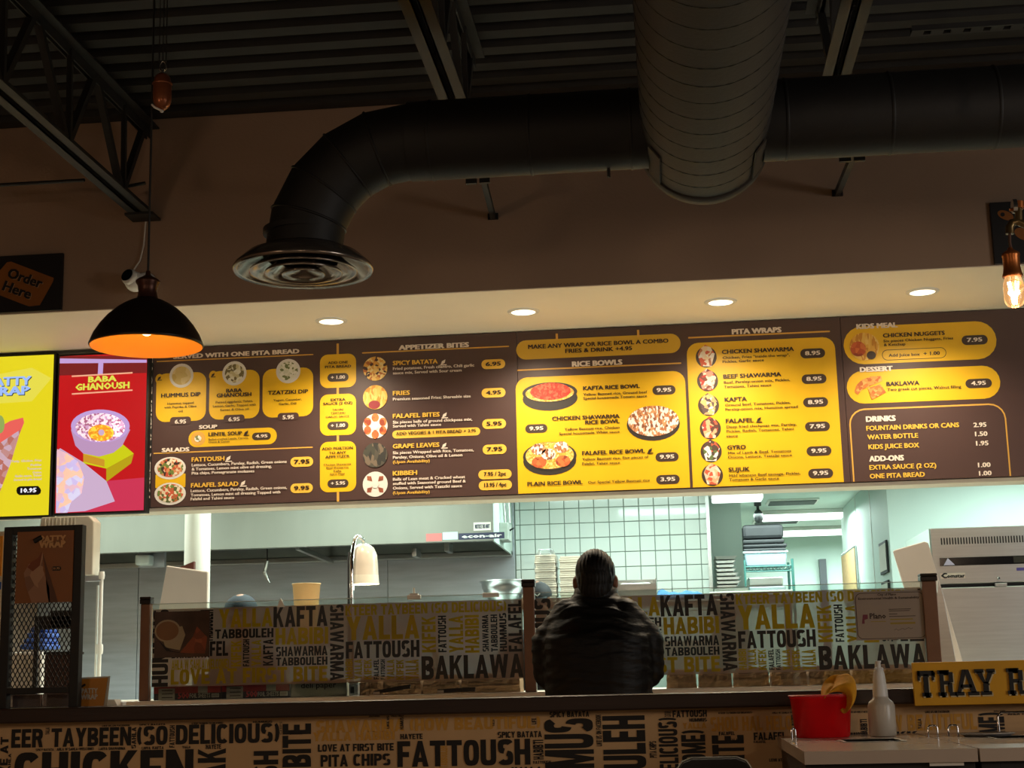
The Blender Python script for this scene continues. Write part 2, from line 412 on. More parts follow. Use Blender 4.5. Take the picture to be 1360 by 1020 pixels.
struct(MB().box(xd, xd+0.07, 16.12, 16.2, 0, 2.35).build('trim_3', mat('dark door frame', (70, 74, 80), 0.4)))
# back room fluorescent fixtures
def fixture(xa, xb, y, label, group=None):
    z = 2.6; c = PZ((xa+xb)/2, y, z); yy = c.y
    a = P(xa, y, yy).x; b = P(xb, y, yy).x
    t = thing('ceiling_light', label, 'light', ((a+b)/2, yy, z))
    MB().box(a-0.01, b+0.01, yy-0.14, yy+0.14, z-0.035, z-0.001).build('housing', M_white, t, bevel=0.004)
    MB().box(a, b, yy-0.12, yy+0.12, z-0.075, z-0.034).build('diffuser', mat('fluorescent diffuser', (245, 255, 252), 0.4, emit=(240, 255, 250), estr=1.6), t, bevel=0.012)
fixture(945, 1012, 653, 'fluorescent ceiling light nearest the tiled wall, seen just under the menu')
fixture(1012, 1160, 678, 'long fluorescent ceiling light, second back in the rear kitchen room')
fixture(988, 1150, 701, 'long fluorescent ceiling light, third back above the black bags')
fixture(1050, 1140, 713, 'fluorescent ceiling light farthest back in the rear kitchen room')
for k, (xa, xb, y) in enumerate(((1018, 1086, 665), (1000, 1062, 691))):
    c = PZ((xa+xb)/2, y, 2.6); a = P(xa, y, c.y).x; b = P(xb, y, c.y).x
    t = thing('ceiling_vent', ('grey ceiling vent in front of the second fluorescent light', 'grey ceiling vent in front of the third fluorescent light')[k], 'vent', ((a+b)/2, c.y, 2.6))
    MB().box(a, b, c.y-0.16, c.y+0.16, 2.585, 2.599).build('frame', M_white, t, bevel=0.002)
    s = MB()
    for q in range(6): s.box(a+0.02, b-0.02, c.y-0.14+q*0.05, c.y-0.12+q*0.05, 2.575, 2.585)
    s.build('slat', mat('grey vent slats', (90, 94, 92), 0.5), t)
# ------------------------------------------------------------------ low printed wall and its rail
YLW = 5.5
rt = P(680, 926, YLW-0.06).z; rb = P(680, 946.5, YLW-0.06).z
wl = struct(MB().box(XL, XR, YLW, YLW+0.13, 0, rb).build('wall_low', M_kraft))
struct(MB().box(XL, XR, YLW-0.06, YLW+0.19, rb, rt).build('trim_4', M_rail, bevel=0.006))
K = MB(); G = MB()
def lw(s, x0, yt, x1, yb, rot=0, org=(0, 920), sc=3.238, off=0.045, mb=None, res=2):
    m = MB(); black = mb is None
    word(m, s, org[0]+x0/sc, org[1]+yt/sc, org[0]+x1/sc, org[1]+yb/sc, YLW, rot, off, 0.002 if black else 0.001, res)
    m.build('black_word' if black else 'mustard_word', M_blk if black else M_must, wl)
lw('EER', 50, 156, 186, 236); lw('TAYBEEN', 222, 150, 565, 230); lw('(SO', 590, 143, 722, 225); lw('DELICIOUS)', 757, 134, 1202, 218)
lw('CHICKEN', 62, 250, 832, 420, off=0.06); lw('LOVE AT', 0, 190, 34, 420, 90); lw('AHLA', 36, 262, 48, 330, 90)
lw('KEBAK', 850, 240, 970, 560, 90); lw('FATTOUSH', 1090, 250, 1196, 760, 90)
lw('FIRST BITE', 1215, 133, 1338, 600, 90, off=0.06); lw('HAYETE', 886, 222, 952, 242, off=.02)
lw('SPICY BATATA', 155, 240, 232, 250, off=.02); lw('AHLA W SAHLA (WELCOME)', 245, 236, 405, 248, off=.02); lw('LAFFA SHAWARMA', 425, 234, 540, 246, off=.02)
lw('LAFFA', 610, 232, 648, 244, off=.02); lw('KAFTA', 656, 230, 705, 243, off=.02); lw('YALLA', 785, 228, 820, 239, off=.02)
lw('LIKE US ON FACEBOOK', 440, 138, 560, 145, off=.02); lw('SPICY BATATA', 600, 133, 712, 140, off=.02); lw('KTEER TAYBEEN (SO DELICIOUS)', 825, 127, 960, 135, off=.02); lw('HUMMUS', 1088, 121, 1172, 129, off=.02)
lw('FATTOUSH', 730, 140, 752, 236, 90, off=.02); lw('SAHLA', 567, 148, 586, 240, 90, off=.02); lw('CHIPS', 1203, 125, 1213, 180, 90, off=.01)
lw('YALLA', 196, 150, 214, 180, 90, off=.02); lw('BATATA', 1247, 168, 1300, 180, off=.02)
o4 = dict(org=(400, 920), sc=3.778)
lw('LOVE AT FIRST BITE', 85, 256, 465, 293, off=.03, **o4); lw('PITA', 98, 311, 235, 371, **o4); lw('CHIPS', 262, 306, 448, 366, **o4)
lw('HAYETE', 498, 206, 610, 233, off=.02, **o4); lw('FATTOUSH', 483, 237, 1150, 367, off=.065, **o4); lw('SPICY BATATA', 987, 194, 1208, 225, off=.02, **o4)
lw('HABIBTI', 1165, 236, 1216, 335, 90, off=.02, **o4); lw('FATTOUSH', 1165, 341, 1253, 356, off=.02, **o4); lw('YALLA', 1055, 372, 1210, 410, off=.04, **o4)
lw('SHAWARMA', 340, 108, 395, 122, off=.02, **o4); lw('LIKE US', 430, 115, 442, 180, 90, off=.02, **o4); lw('YALLA YALLA', 448, 106, 515, 120, off=.02, **o4); lw('HUMMUS', 496, 125, 514, 184, 90, off=.02, **o4)
lw('YALLA', 960, 135, 971, 168, 90, off=.02, **o4); lw('LIFE', 1157, 128, 1180, 158, 90, off=.02, **o4)
lw('SHAWARMA (HOW BEAUTIFUL)', 75, 128, 1200, 190, mb=G, off=.05, **o4)
lw('YALLA HABIBI', 60, 195, 470, 240, mb=G, off=.05, **o4)
lw('TABBOULEH', 693, 268, 735, 378, 90, off=.02, mb=G, **o4)
o7 = dict(org=(700, 920), sc=3.778)
lw('SPICY BATATA', 113, 94, 312, 122, off=.025, **o7); lw('HUMMUS', 92, 130, 338, 640, 90, off=.065, **o7)
lw('LIKE US ON FACEBOOK', 347, 110, 373, 268, 90, off=.03, **o7); lw('TABBOULEH', 388, 115, 602, 760, 90, off=.065, **o7)
lw('PITA CHIPS', 615, 243, 650, 326, 90, off=.02, **o7); lw('(SO DELICIOUS)', 665, 125, 760, 540, 90, off=.03, **o7)
lw('FATTOUSH', 730, 88, 902, 122, off=.03, **o7); lw('HUMMUS', 815, 127, 902, 145, off=.03, **o7); lw('(WELCOME)', 780, 188, 900, 560, 90, off=.04, **o7)
lw('BITE', 930, 213, 1090, 385, 90, off=.065, **o7); lw('FALAFEL', 962, 195, 1042, 213, off=.02, **o7); lw('FALAFEL', 1020, 230, 1082, 246, off=.02, **o7)
lw('FALAFEL', 1137, 198, 1300, 236, off=.05, **o7); lw('FALAFEL', 1137, 240, 1198, 252, off=.02, **o7); lw('LOVE AT', 1215, 330, 1280, 345, off=.02, **o7)
lw('KTEER TAYBEEN (SO DELICIOUS)', 960, 96, 1130, 105, off=.02, **o7); lw('AHLA W SAHLA (WELCOME)', 1228, 95, 1380, 104, off=.02, **o7); lw('ON FACEBOOK', 1325, 110, 1340, 165, 90, off=.02, **o7)
lw('ZATAR', 690, 94, 722, 120, 90, off=.02, **o7); lw('SHOU HAL HELO', 920, 118, 1330, 190, mb=G, off=.05, **o7); lw('YALLA', 780, 150, 900, 180, mb=G, off=.05, **o7)
or_ = dict(org=(1020, 860), sc=4.0)
lw('LOVE AT FIRST BITE', 425, 337, 530, 347, off=.02, **or_); lw('LIKE US ON FACEBOOK', 835, 335, 965, 347, off=.02, **or_)
lw('HOW BEAUTIFUL', 560, 355, 1110, 440, mb=G, off=.05, **or_); lw('(WELCOME)', 1128, 345, 1266, 700, 90, off=.05, **or_)
lw('AHLA W SAHLA', 1272, 336, 1460, 357, off=.03, **or_); lw('HABIBTI', 492, 380, 528, 470, 90, off=.02, **or_); lw('HANOUN', 420, 450, 525, 480, off=.03, **or_)
lw('KK', 680, 445, 795, 490, off=.04, **or_); lw('YALLA', 795, 378, 815, 432, 90, off=.02, **or_); lw('PITA CHIPS', 1200, 334, 1262, 343, off=.02, **or_)
# ------------------------------------------------------------------ joists
zt1, zb1 = 3.93, P(195, 291, 6.98).z
def joist(X, label, ye=6.98):
    t = thing('roof_joist', label, 'joist', (X, 7.0, zb1))
    y0, y1 = -1.2, ye
    MB().box(X-0.055, X-0.008, y0, y1, zt1, zt1+0.006).box(X-0.014, X-0.008, y0, y1, zt1-0.05, zt1).box(X+0.008, X+0.055, y0, y1, zt1, zt1+0.006).box(X+0.008, X+0.014, y0, y1, zt1-0.05, zt1).build('top_chord', M_steelblk, t)
    MB().box(X-0.055, X-0.010, y0, y1, zb1, zb1+0.006).box(X-0.016, X-0.010, y0, y1, zb1, zb1+0.055).box(X+0.010, X+0.055, y0, y1, zb1, zb1+0.006).box(X+0.010, X+0.016, y0, y1, zb1, zb1+0.055).build('bottom_chord', M_steelblk, t)
    y = y1-0.35; k = 0
    while y > y0+0.6:
        MB().bar((X, y, zb1+0.03), (X, y+0.27, zt1-0.02), 0.030).build('web_bar', M_steelblk, t)
        MB().bar((X, y-0.02, zb1+0.03), (X, y-0.35, zt1-0.02), 0.030).build('web_bar', M_steelblk, t)
        MB().bar((X+0.012, y-0.01, zb1+0.03), (X+0.012, y-0.03, zt1-0.02), 0.022).build('web_bar', M_steelblk, t)
        y -= 0.66; k += 1
    MB().box(X-0.07, X+0.07, y1-0.12, y1, zb1-0.012, zb1).build('end_plate', M_steelblk, t)
    return t
XJ = P(195, 291, 6.98).x
joist(XJ, 'left roof joist above the pendant lamp, its end at the wall')
joist(-0.775, 'middle roof joist passing over the horizontal duct', 6.36)
joist(0.73, 'right roof joist passing over the duct, right of the spiral duct', 6.12)
# bridging rods
for (a, b, Y, lb) in (((-40, 248), (112, 247), 6.5, 'thin horizontal bridging rod left of the left joist'), ((155, 250), (193, 243), 6.7, 'short rod stub right of the left joist')):
    p, q = P(*a, Y), P(*b, Y); tag(MB().tube([p, (q.x, p.y, p.z)] if a[0] < 0 else [p, q], 0.008).build('bridging_rod', M_steelblk), lb, 'rod')
# slotted channel at right
a = P(1210, 44, 6.0); s = MB(); x = a.x
while x < XR:
    s.box(x, x+0.05, a.y-0.02, a.y+0.02, a.z-0.003, a.z+0.003); x += 0.08
s.box(a.x, XR, a.y-0.03, a.y-0.018, a.z-0.003, a.z+0.02).box(a.x, XR, a.y+0.018, a.y+0.03, a.z-0.003, a.z+0.02)
tag(s.build('slotted_channel', M_steelblk), 'slotted steel channel under the deck at upper right', 'channel')
# ------------------------------------------------------------------ ducts
YE = 5.36; R1 = S(85, YE)
c = P(935, 266, YE); zax = c.z+R1; xax = P(935, 200, YE).x
t = thing('spiral_duct', 'large round spiral duct running overhead and ending in a cap', 'duct', (xax, YE, zax))
pr = []; y = YE
step = 0.135
MB().lathe([(R1+0.001, -1.0), (R1+0.001, YE)], (xax, 0, zax), 48, 'Y').build('tube', M_spiral, t)
sp = MB(); pts = []
a = 0.0
Nn = int((YE-0.02+1.0)/step*32)
for i in range(Nn):
    an = 2*math.pi*i/32
    pts.append((xax+(R1+0.001)*math.cos(an), YE-0.05-i*step/32, zax+(R1+0.001)*math.sin(an)))
sp.tube(pts, 0.0020, 4); sp.build('spiral_seam', M_duct, t)
MB().lathe([(R1+0.008, 0), (R1+0.012, 0.01), (R1+0.012, 0.05), (R1+0.006, 0.055)], (xax, YE-0.03, zax), 48, 'Y').build('end_cap', M_spiral, t)
for sx in (-1, 1):
    a = math.radians(-90+sx*52); v = Vector((math.cos(a), 0, math.sin(a)))
    c0 = Vector((xax, 0, zax))+v*(R1+0.004)
    tn = Vector((-v.z, 0, v.x))
    MB().prism_general([c0+tn*-0.03+Vector((0, YE-0.32, 0)), c0+tn*0.03+Vector((0, YE-0.32, 0)), c0+tn*0.03+Vector((0, YE-0.04, 0)), c0+tn*-0.03+Vector((0, YE-0.04, 0))], v*0.006).build('access_strip', M_spiral, t)
# branch duct
YD = 5.2; R2 = S(56, YD)
zbr = P(700, 224, YD-0.05).z+R2
def hduct(x0, x1, name, lb):
    t = thing(name, lb, 'duct', (x0, YD, zbr))
    MB().lathe([(R2, x0), (R2, x1)], (0, YD, zbr), 40, 'X').build('tube', M_duct, t)
    x = x0+0.08
    while x < x1-0.05:
        MB().lathe([(R2+0.001, -0.006), (R2+0.004, 0), (R2+0.001, 0.006)], (x, YD, zbr), 40, 'X', caps=False).build('seam_ring', M_duct, t); x += 0.36
    return t
xel = P(545, 180, YD).x
tdl = hduct(xel, xax-R1*.9, 'branch_duct', 'horizontal round black duct left of the spiral duct, bending down to the diffuser')
tdr = hduct(xax+R1*.9, 3.3, 'branch_duct', 'horizontal round black duct running right from the spiral duct')
# elbow
xv = P(403, 320, YD).x; zv = P(403, 330, YD).z
Re = xel-xv
cz = zbr-Re
e = []
R3 = S(54, YD)
NE = 5
m_el = MB(); ringl = []
for i in range(NE+1):
    a = math.radians(90*i/NE)
    ax = Vector((xel-Re*math.sin(a), YD, cz+Re*math.cos(a)))
    nx = Vector((-math.sin(a), 0, math.cos(a)))
    ringl.append((ax, nx))
vsr = []
for ax, nx in ringl:
    vsr.append([ax+nx*R3*math.cos(2*math.pi*k/40)+Vector((0, 1, 0))*R3*math.sin(2*math.pi*k/40) for k in range(40)])
for r0, r1 in zip(vsr, vsr[1:]):
    MB().rings([r0, r1]).build('elbow_gore', M_duct, tdl)
for r0 in vsr[1:-1]:
    MB().tube([p for p in r0]+[r0[0]], 0.005, 5).build('seam_ring', M_duct, tdl)
MB().lathe([(R3, cz), (R3, zv)], (xv, YD, 0), 40).build('drop_collar', M_duct, tdl)
MB().lathe([(R3+0.006, zv+0.05), (R3+0.006, zv+0.07)], (xv, YD, 0), 40).build('collar_band', M_duct, tdl)
# diffuser
Rd = S(98, YD)
M_dif = mat('satin aluminium diffuser', (150, 140, 130), 0.22, 0.9, var=0.05, vscale=4)
t = thing('round_diffuser', 'round metal ceiling diffuser hanging from the duct elbow', 'diffuser', (xv, YD, zv))
zd = P(400, 357, YD).z
def D(prof, nm): MB().lathe([(r*Rd, zd+z) for r, z in prof], (xv, YD, 0), 56, caps=False).build(nm, M_dif, t)
D([(0.56, zv-zd), (0.60, 0.07), (0.80, 0.05), (0.97, 0.012), (1.0, 0.0), (0.985, -0.012), (0.93, -0.005), (0.80, 0.03), (0.62, 0.05), (0.57, 0.06)], 'outer_cone')
D([(0.52, 0.045), (0.66, 0.012), (0.76, -0.008), (0.77, -0.014), (0.74, -0.014), (0.62, 0.0), (0.50, 0.03)], 'middle_cone')
D([(0.34, 0.035), (0.46, 0.004), (0.545, -0.012), (0.555, -0.02), (0.53, -0.02), (0.44, -0.006), (0.32, 0.02)], 'middle_cone')
D([(0.0, 0.012), (0.16, 0.008), (0.26, -0.008), (0.31, -0.02), (0.30, -0.026), (0.25, -0.018), (0.0, 0.0)], 'centre_disc')
bz = MB()
for k in range(4):
    a = math.radians(35+90*k); bz.bar((xv+0.05*math.cos(a), YD+0.05*math.sin(a), zd+0.02), (xv+0.60*Rd*math.cos(a), YD+0.60*Rd*math.sin(a), zd+0.035), 0.012)
bz.build('strut', M_dif, t)
MB().lathe([(0.0, zd+0.075), (0.62*Rd, zd+0.07)], (xv, YD, 0), 40, caps=False).build('throat', M_black, t)
# duct clamps & braces to the wall
for (x, y, lb) in ((808, 219, 'left'), (1065, 190, 'right')):
    p = P(x, y-3, YD); t = thing('damper_handle', 'small damper handle under the duct just %s of the spiral duct' % lb, 'handle', p)
    MB().box(p.x-0.05, p.x+0.05, p.y-0.012, p.y+0.012, p.z, p.z+0.012).build('lever', M_black, t, bevel=0.002)
    MB().tube([(p.x, p.y, p.z-0.055), (p.x, p.y, p.z+0.03)], 0.006).tube([(p.x-0.02, p.y, p.z-0.008), (p.x+0.02, p.y, p.z-0.008)], 0.008).build('wing_bolt', M_black, t)
for (a, b, lb) in (((640, 230), (655, 288), 'left of the spiral duct'), ((1136, 200), (1112, 257), 'right of the spiral duct')):
    q = P(b[0], b[1], YW7); p = P(a[0], a[1], 6.36 if a[0] < 900 else 6.1)
    t = thing('joist_brace', 'dark steel brace from joist to wall under the duct, '+lb, 'brace', q)
    MB().bar(p, q, 0.025, 0.03).build('brace_arm', M_steelblk, t)
    MB().box(q.x-0.025, q.x+0.025, q.y-0.012, q.y, q.z-0.015, q.z+0.015).build('wall_foot', M_black, t)
    MB().box(p.x-0.07, p.x-0.022, p.y-0.02, p.y, p.z-0.05, p.z+0.08).box(p.x-0.01, p.x+0.035, p.y-0.02, p.y, p.z-0.05, p.z+0.08).build('bracket_plate', M_steelblk, t)
# ================================================================== DOWNLIGHTS
DL = [(440, 426), (695, 413.5), (957, 400.5), (1225, 387)]
lbs = ['recessed downlight nearest the pendant lamp, over the dips menu', 'recessed downlight above the rice bowls menu', 'recessed downlight above the pita wraps menu', 'recessed downlight at far right, above the kids meal menu']
locs = [PZ(x, y, zs) for x, y in DL]
sp_ = (locs[3].x-locs[0].x)/3
locs = [Vector((locs[0].x-sp_*1.0, locs[0].y, zs))]+locs
for k, p in enumerate(locs):
    t = thing('recessed_downlight', lbs[k-1] if k else 'recessed downlight hidden behind the pendant lamp, over the screens', 'light', p)
    MB().lathe([(0.060, 0.0), (0.062, -0.008), (0.078, -0.006), (0.082, 0.0)], p, 32, caps=False).build('trim_ring', M_white, t)
    MB().lathe([(0.0, -0.004), (0.061, -0.005)], p, 32, caps=False).build('lens', mat('downlight lens', (255, 240, 215), 0.5, emit=(255, 238, 205), estr=4.0), t)
    light('SPOT', 'downlight_beam', (p.x, p.y, p.z-0.02), 80 if k else 42, WARM, 0.05, spot=150, blend=0.9).parent = None
# ================================================================== MENU BOARDS
class Menu:
    def __init__(s, x0, x1, label):
        s.a = P(x0, 560, YB).x; s.b = P(x1, 560, YB).x
        s.t = thing('menu_board', label, 'menu', ((s.a+s.b)/2, YB, zb))
        MB().box(s.a+0.001, s.b-0.001, YB-0.015, YB+0.03, zb+0.002, zs-0.004).build('panel', M_menu, s.t, bevel=0.001)
        s.L = {}; s.org = (0, 0); s.sc = 1; s.cards = 0
    def crop(s, ox, oy, sc): s.org = (ox, oy); s.sc = sc
    def p(s, x, y, l): return P(s.org[0]+x/s.sc, s.org[1]+y/s.sc, YB-0.015-0.0012*l)
    def T(s, txt, x0, x1, yb, cap, m=None, off=0.03, l=4):
        m = m or M_cream; mb = MB()
        a = s.p(x0, yb, l); b = s.p(x1, yb, l); put_text(mb, txt, a, UX, UZ, b.x-a.x, S(cap/s.sc, YB), off, 2)
        mb.build('lettering', m, s.t)
    def R(s, x0, x1, yt, yb, r, m, nm='card', l=1, notch=None):
        a = s.p(x0, yb, l); b = s.p(x1, yt, l); t = s.p(x0, yt, l)
        poly = rrect(a.x, b.x, a.z, t.z, S(r/s.sc, YB))
        MB().prism(poly, a.y, a.y+0.001).build(nm, m, s.t)
    def O(s, cx, cy, rx, ry, m, nm='food_picture', l=3, seg=28):
        c = s.p(cx, cy, l); A = S(rx/s.sc, YB); B = S(ry/s.sc, YB)
        MB().prism([(c.x+A*math.cos(2*math.pi*i/seg), c.z+B*math.sin(2*math.pi*i/seg)) for i in range(seg)], c.y, c.y+0.001).build(nm, m, s.t)
    def poly(s, pts, m, nm='food_picture', l=3):
        q = [s.p(x, y, l) for x, y in pts]; MB().prism([(v.x, v.z) for v in q], q[0].y, q[0].y+0.001).build(nm, m, s.t)
    def pill(s, txt, x0, x1, yt, yb, m=None, tm=None, l=2, cap=None):
        m = m or M_pill; tm = tm or M_cream
        s.R(x0, x1, yt, yb, 999, m, 'price_tag', l)
        h = cap or (yb-yt)*0.42; w = (x1-x0); tw = min(w*0.66, len(txt)*h*0.92)
        s.T(txt, x0+w/2-tw/2, x0+w/2+tw/2, yb-(yb-yt-h)/2-0.045*w/2, h, tm, 0.05)
    def leaf(s, x, y, m, w=34):
        h = w*0.75
        s.poly([(x+w*.1, y), (x+w*.25, y-h*.6), (x+w*.8, y-h), (x+w*.7, y-h*.3), (x+w*.3, y)], m, 'leaf_mark', 4)
        s.R(x, x+w, y+h*.05, y+h*.25, 2, m, 'leaf_mark', 4)
    def done(s):
        for k, mb in s.L.items(): mb.build('lettering', bpy.data.materials[k], s.t)
F_hum = food('print hummus', [(214, 190, 120), (226, 206, 150), (206, 176, 96)], 30)
F_baba = food('print baba ghanoush', [(224, 218, 190), (206, 196, 150), (120, 110, 70), (232, 230, 214)], 60)
F_tz = food('print tzatziki', [(232, 230, 214), (238, 236, 226), (120, 130, 80), (220, 220, 200)], 80)
F_sal = food('print salad', [(196, 80, 50), (228, 200, 170), (110, 130, 60), (214, 140, 90), (60, 40, 30), (236, 226, 200)], 70)
F_sal2 = food('print falafel salad', [(180, 110, 60), (228, 210, 180), (110, 140, 60), (206, 90, 60), (236, 226, 200), (90, 100, 50)], 70)
F_bat = food('print spiced potatoes', [(226, 166, 70), (236, 196, 110), (190, 110, 50), (240, 214, 150), (80, 50, 40)], 70)
F_fry = food('print fries', [(232, 176, 70), (240, 200, 110), (206, 140, 46), (236, 190, 90)], 95, stretch=(1, 1, .35))
F_faf = food('print falafel', [(190, 84, 40), (206, 100, 50), (150, 60, 30), (216, 120, 60)], 40)
F_grp = food('print grape leaves', [(60, 60, 50), (44, 44, 40), (110, 96, 80), (74, 70, 60)], 60, stretch=(1, 1, .4))
F_kib = food('print kibbeh', [(150, 80, 56), (166, 96, 66), (136, 70, 50)], 80)
F_rice = food('print yellow rice', [(230, 180, 70), (240, 200, 100), (214, 150, 50), (240, 214, 140)], 110)
F_red = food('print tomato sauce', [(206, 60, 40), (220, 80, 56), (196, 50, 30), (226, 100, 70)], 90)
F_chk = food('print chicken and sauce', [(176, 110, 70), (236, 226, 220), (206, 150, 100), (240, 236, 230), (130, 76, 50)], 110, stretch=(1, 1, .6))
F_wr = [food('print wrap %d' % i, c, 55) for i, c in enumerate([
    [(236, 220, 200), (190, 120, 80), (240, 232, 220), (206, 90, 60), (236, 210, 170)],
    [(190, 60, 50), (240, 226, 216), (120, 60, 50), (220, 150, 130), (236, 220, 200)],
    [(236, 220, 200), (90, 70, 70), (206, 160, 110), (240, 232, 220), (226, 190, 120)],
    [(206, 90, 60), (236, 210, 190), (190, 60, 50), (230, 170, 130), (90, 50, 40)],
    [(230, 230, 224), (90, 110, 60), (206, 90, 60), (236, 236, 232), (80, 60, 50)],
    [(230, 200, 180), (236, 190, 150), (226, 170, 130), (240, 220, 200), (206, 90, 60)]])]
M_plate = mat('white printed plate', (230, 226, 220), 0.5)
# --- board 1: dips, soup, salads, appetizers
m = Menu(203, 689.5, 'brown menu board with dips, soup, salads and appetizer bites, next to the screens')
m.crop(190, 450, 4.436)
m.T('SERVED WITH ONE PITA BREAD', 180, 918, 118, 26, off=.07); m.R(80, 1003, 131, 137, 2, M_gold, 'rule_line')
for (x0, x1, yt, yb, cx, cy, f, name, desc, pr, px) in (
    (74, 373, 207, 492, 226, 217, F_hum, [('HUMMUS DIP', 107, 337, 346, 24)], [('Hummus topped', 143, 298, 388), ('with Paprika & Olive', 125, 314, 410), ('oil', 208, 232, 432)], '6.95', 220),
    (388, 687, 193, 478, 538, 203, F_baba, [('BABA', 490, 582, 316, 22), ('GHANOUSH', 434, 637, 345, 23)], [('Pureed eggplants, Tahini,', 428, 646, 380), ('Lemon, Garlic, Topped with', 412, 664, 403), ('Sumac & Olive oil', 454, 622, 425)], '6.95', 536),
    (703, 1002, 180, 466, 855, 190, F_tz, [('TZATZIKI DIP', 737, 971, 329, 23)], [('Yogurt, Cucumber,', 768, 935, 368), ('Garlic, Dill', 800, 902, 390)], '5.95', 855)):
    m.R(x0, x1, yt, yb, 60, M_yel)
    m.O(cx, cy, 76, 76, M_plate, 'plate_picture', 2); m.O(cx, cy, 60, 58, f)
    for s_, a, b, y, cp in name: m.T(s_, a, b, y, cp, M_dark, .045)
    for s_, a, b, y in desc: m.T(s_, a, b, y, 13, M_dark, .015)
    m.R(px-62, px+62, yb-30 if px < 300 else yb-28, yb+16, 20, M_menu, 'price_tag', 2); m.T(pr, px-32, px+32, yb+8, 24, off=.05)
for cx, cy in ((97, 237), (413, 218)):
    m.O(cx, cy, 26, 32, M_yel, 'leaf_badge', 2); m.leaf(cx-14, cy+4, M_dark, 28)
m.T('SOUP', 331, 435, 531, 22, off=.07)
m.R(267, 788, 542, 640, 50, M_yel); m.O(325, 588, 45, 44, M_gold, 'plate_picture', 2); m.O(323, 588, 22, 20, F_tz)
m.T('LENTIL SOUP', 386, 582, 573, 22, M_dark, .045); m.leaf(592, 565, M_dark); m.T('Boiled crushed Lentils, Carrots,', 386, 622, 598, 12, M_dark, .015); m.T('Onion & Cumin', 386, 508, 614, 12, M_dark, .015)
m.pill('4.95', 642, 753, 554, 598)
m.T('SALADS', 112, 270, 668, 24, off=.08); m.R(62, 1000, 672, 679, 3, M_gold, 'rule_line')
m.R(72, 250, 800, 880, 4, M_yel)
for cy, f in ((762, F_sal), (913, F_sal2)):
    m.O(159, cy, 98, 69, M_plate, 'plate_picture', 2); m.O(160, cy-3, 82, 57, f)
m.T('FATTOUSH', 287, 478, 724, 26, M_ylet, .05); m.leaf(484, 718, M_cream, 40)
for s_, b, y in (('Lettuce, Cucumbers, Parsley, Radish, Green onions', 845, 752), ('& Tomatoes, Lemon mint olive oil dressing,', 757, 776), ('Pita chips, Pomegranate molasses', 655, 800)): m.T(s_, 287, b, y, 17, off=.04)
m.T('FALAFEL SALAD', 283, 560, 876, 26, M_ylet, .05); m.leaf(570, 864, M_cream, 40)
for s_, b, y in (('Lettuce, Cucumbers, Parsley, Radish, Green onions,', 847, 904), ('Tomatoes, Lemon mint oil dressing Topped with', 808, 929), ('Falafel and Tahini sauce', 536, 952)): m.T(s_, 281, b, y, 17, off=.04)
m.pill('7.95', 868, 1002, 698, 756, M_ylet, M_dark); m.pill('9.95', 868, 1000, 854, 910, M_ylet, M_dark)
m.crop(420, 440, 4.433)
m.R(121, 133, 72, 1003, 1, M_gold, 'rule_line', .4)
for yt, yb, ls, pr, py in ((133, 330, [('ADD ONE', 70, 186, 193, 15), ('PITA BREAD', 52, 205, 218, 15)], '+ 1.00', 250),
        (368, 610, [('EXTRA', 85, 171, 411, 15), ('SAUCE (2 OZ)', 42, 212, 434, 15), ('TAHINI', 95, 160, 467, 11), ('TZATZIKI', 85, 170, 488, 11), ('GARLIC SAUCE', 56, 194, 510, 11)], '+ 1.00', 534),
        (647, 943, [('ADD PORTION', 34, 215, 699, 15), ('TO ANY', 76, 175, 723, 15), ('APPETIZER', 54, 196, 747, 15), ('Chicken Shawarma', 44, 205, 791, 11), ('Beef Shawarma', 60, 190, 809, 11), ('Kafta', 103, 148, 828, 11), ('Gyro Meat', 80, 168, 846, 11)], '+ 5.95', 874)):
    m.R(22, 234, yt+6, yb+6, 48, M_yel)
    for s_, a, b, y, cp in ls: m.T(s_, a, b, y, cp, M_dark, .04 if cp > 12 else .02)
    m.pill(pr, 66, 190, py, py+48)
m.T('APPETIZER BITES', 488, 897, 110, 28, off=.08); m.R(270, 1136, 124, 131, 3, M_gold, 'rule_line')
for cy, f in ((220, F_bat), (388, F_fry), (558, F_faf), (729, F_grp), (900, F_kib)):
    if f in (F_kib, F_faf):
        m.O(347, cy, 76, 76, M_plate, 'plate_picture', 2)
        if f is F_kib:
            for k in range(4):
                a = math.radians(45+90*k); ux, uy = math.cos(a), math.sin(a)
                m.poly([(347+24*ux, cy+24*uy), (347+50*ux+16*uy, cy+50*uy-16*ux), (347+68*ux, cy+68*uy), (347+50*ux-16*uy, cy+50*uy+16*ux)], f)
        else:
            for k in range(6):
                a = math.radians(30+60*k); m.O(347+52*math.cos(a), cy+50*math.sin(a), 22, 26, f)
        m.O(347, cy-2, 22, 26, M_plate, 'sauce_picture', 4)
    else:
        m.O(347, cy, 75, 75, f)
        if f is F_fry: m.O(342, cy+44, 36, 26, mat('print ketchup', (140, 30, 40), .5), 'sauce_picture', 4)
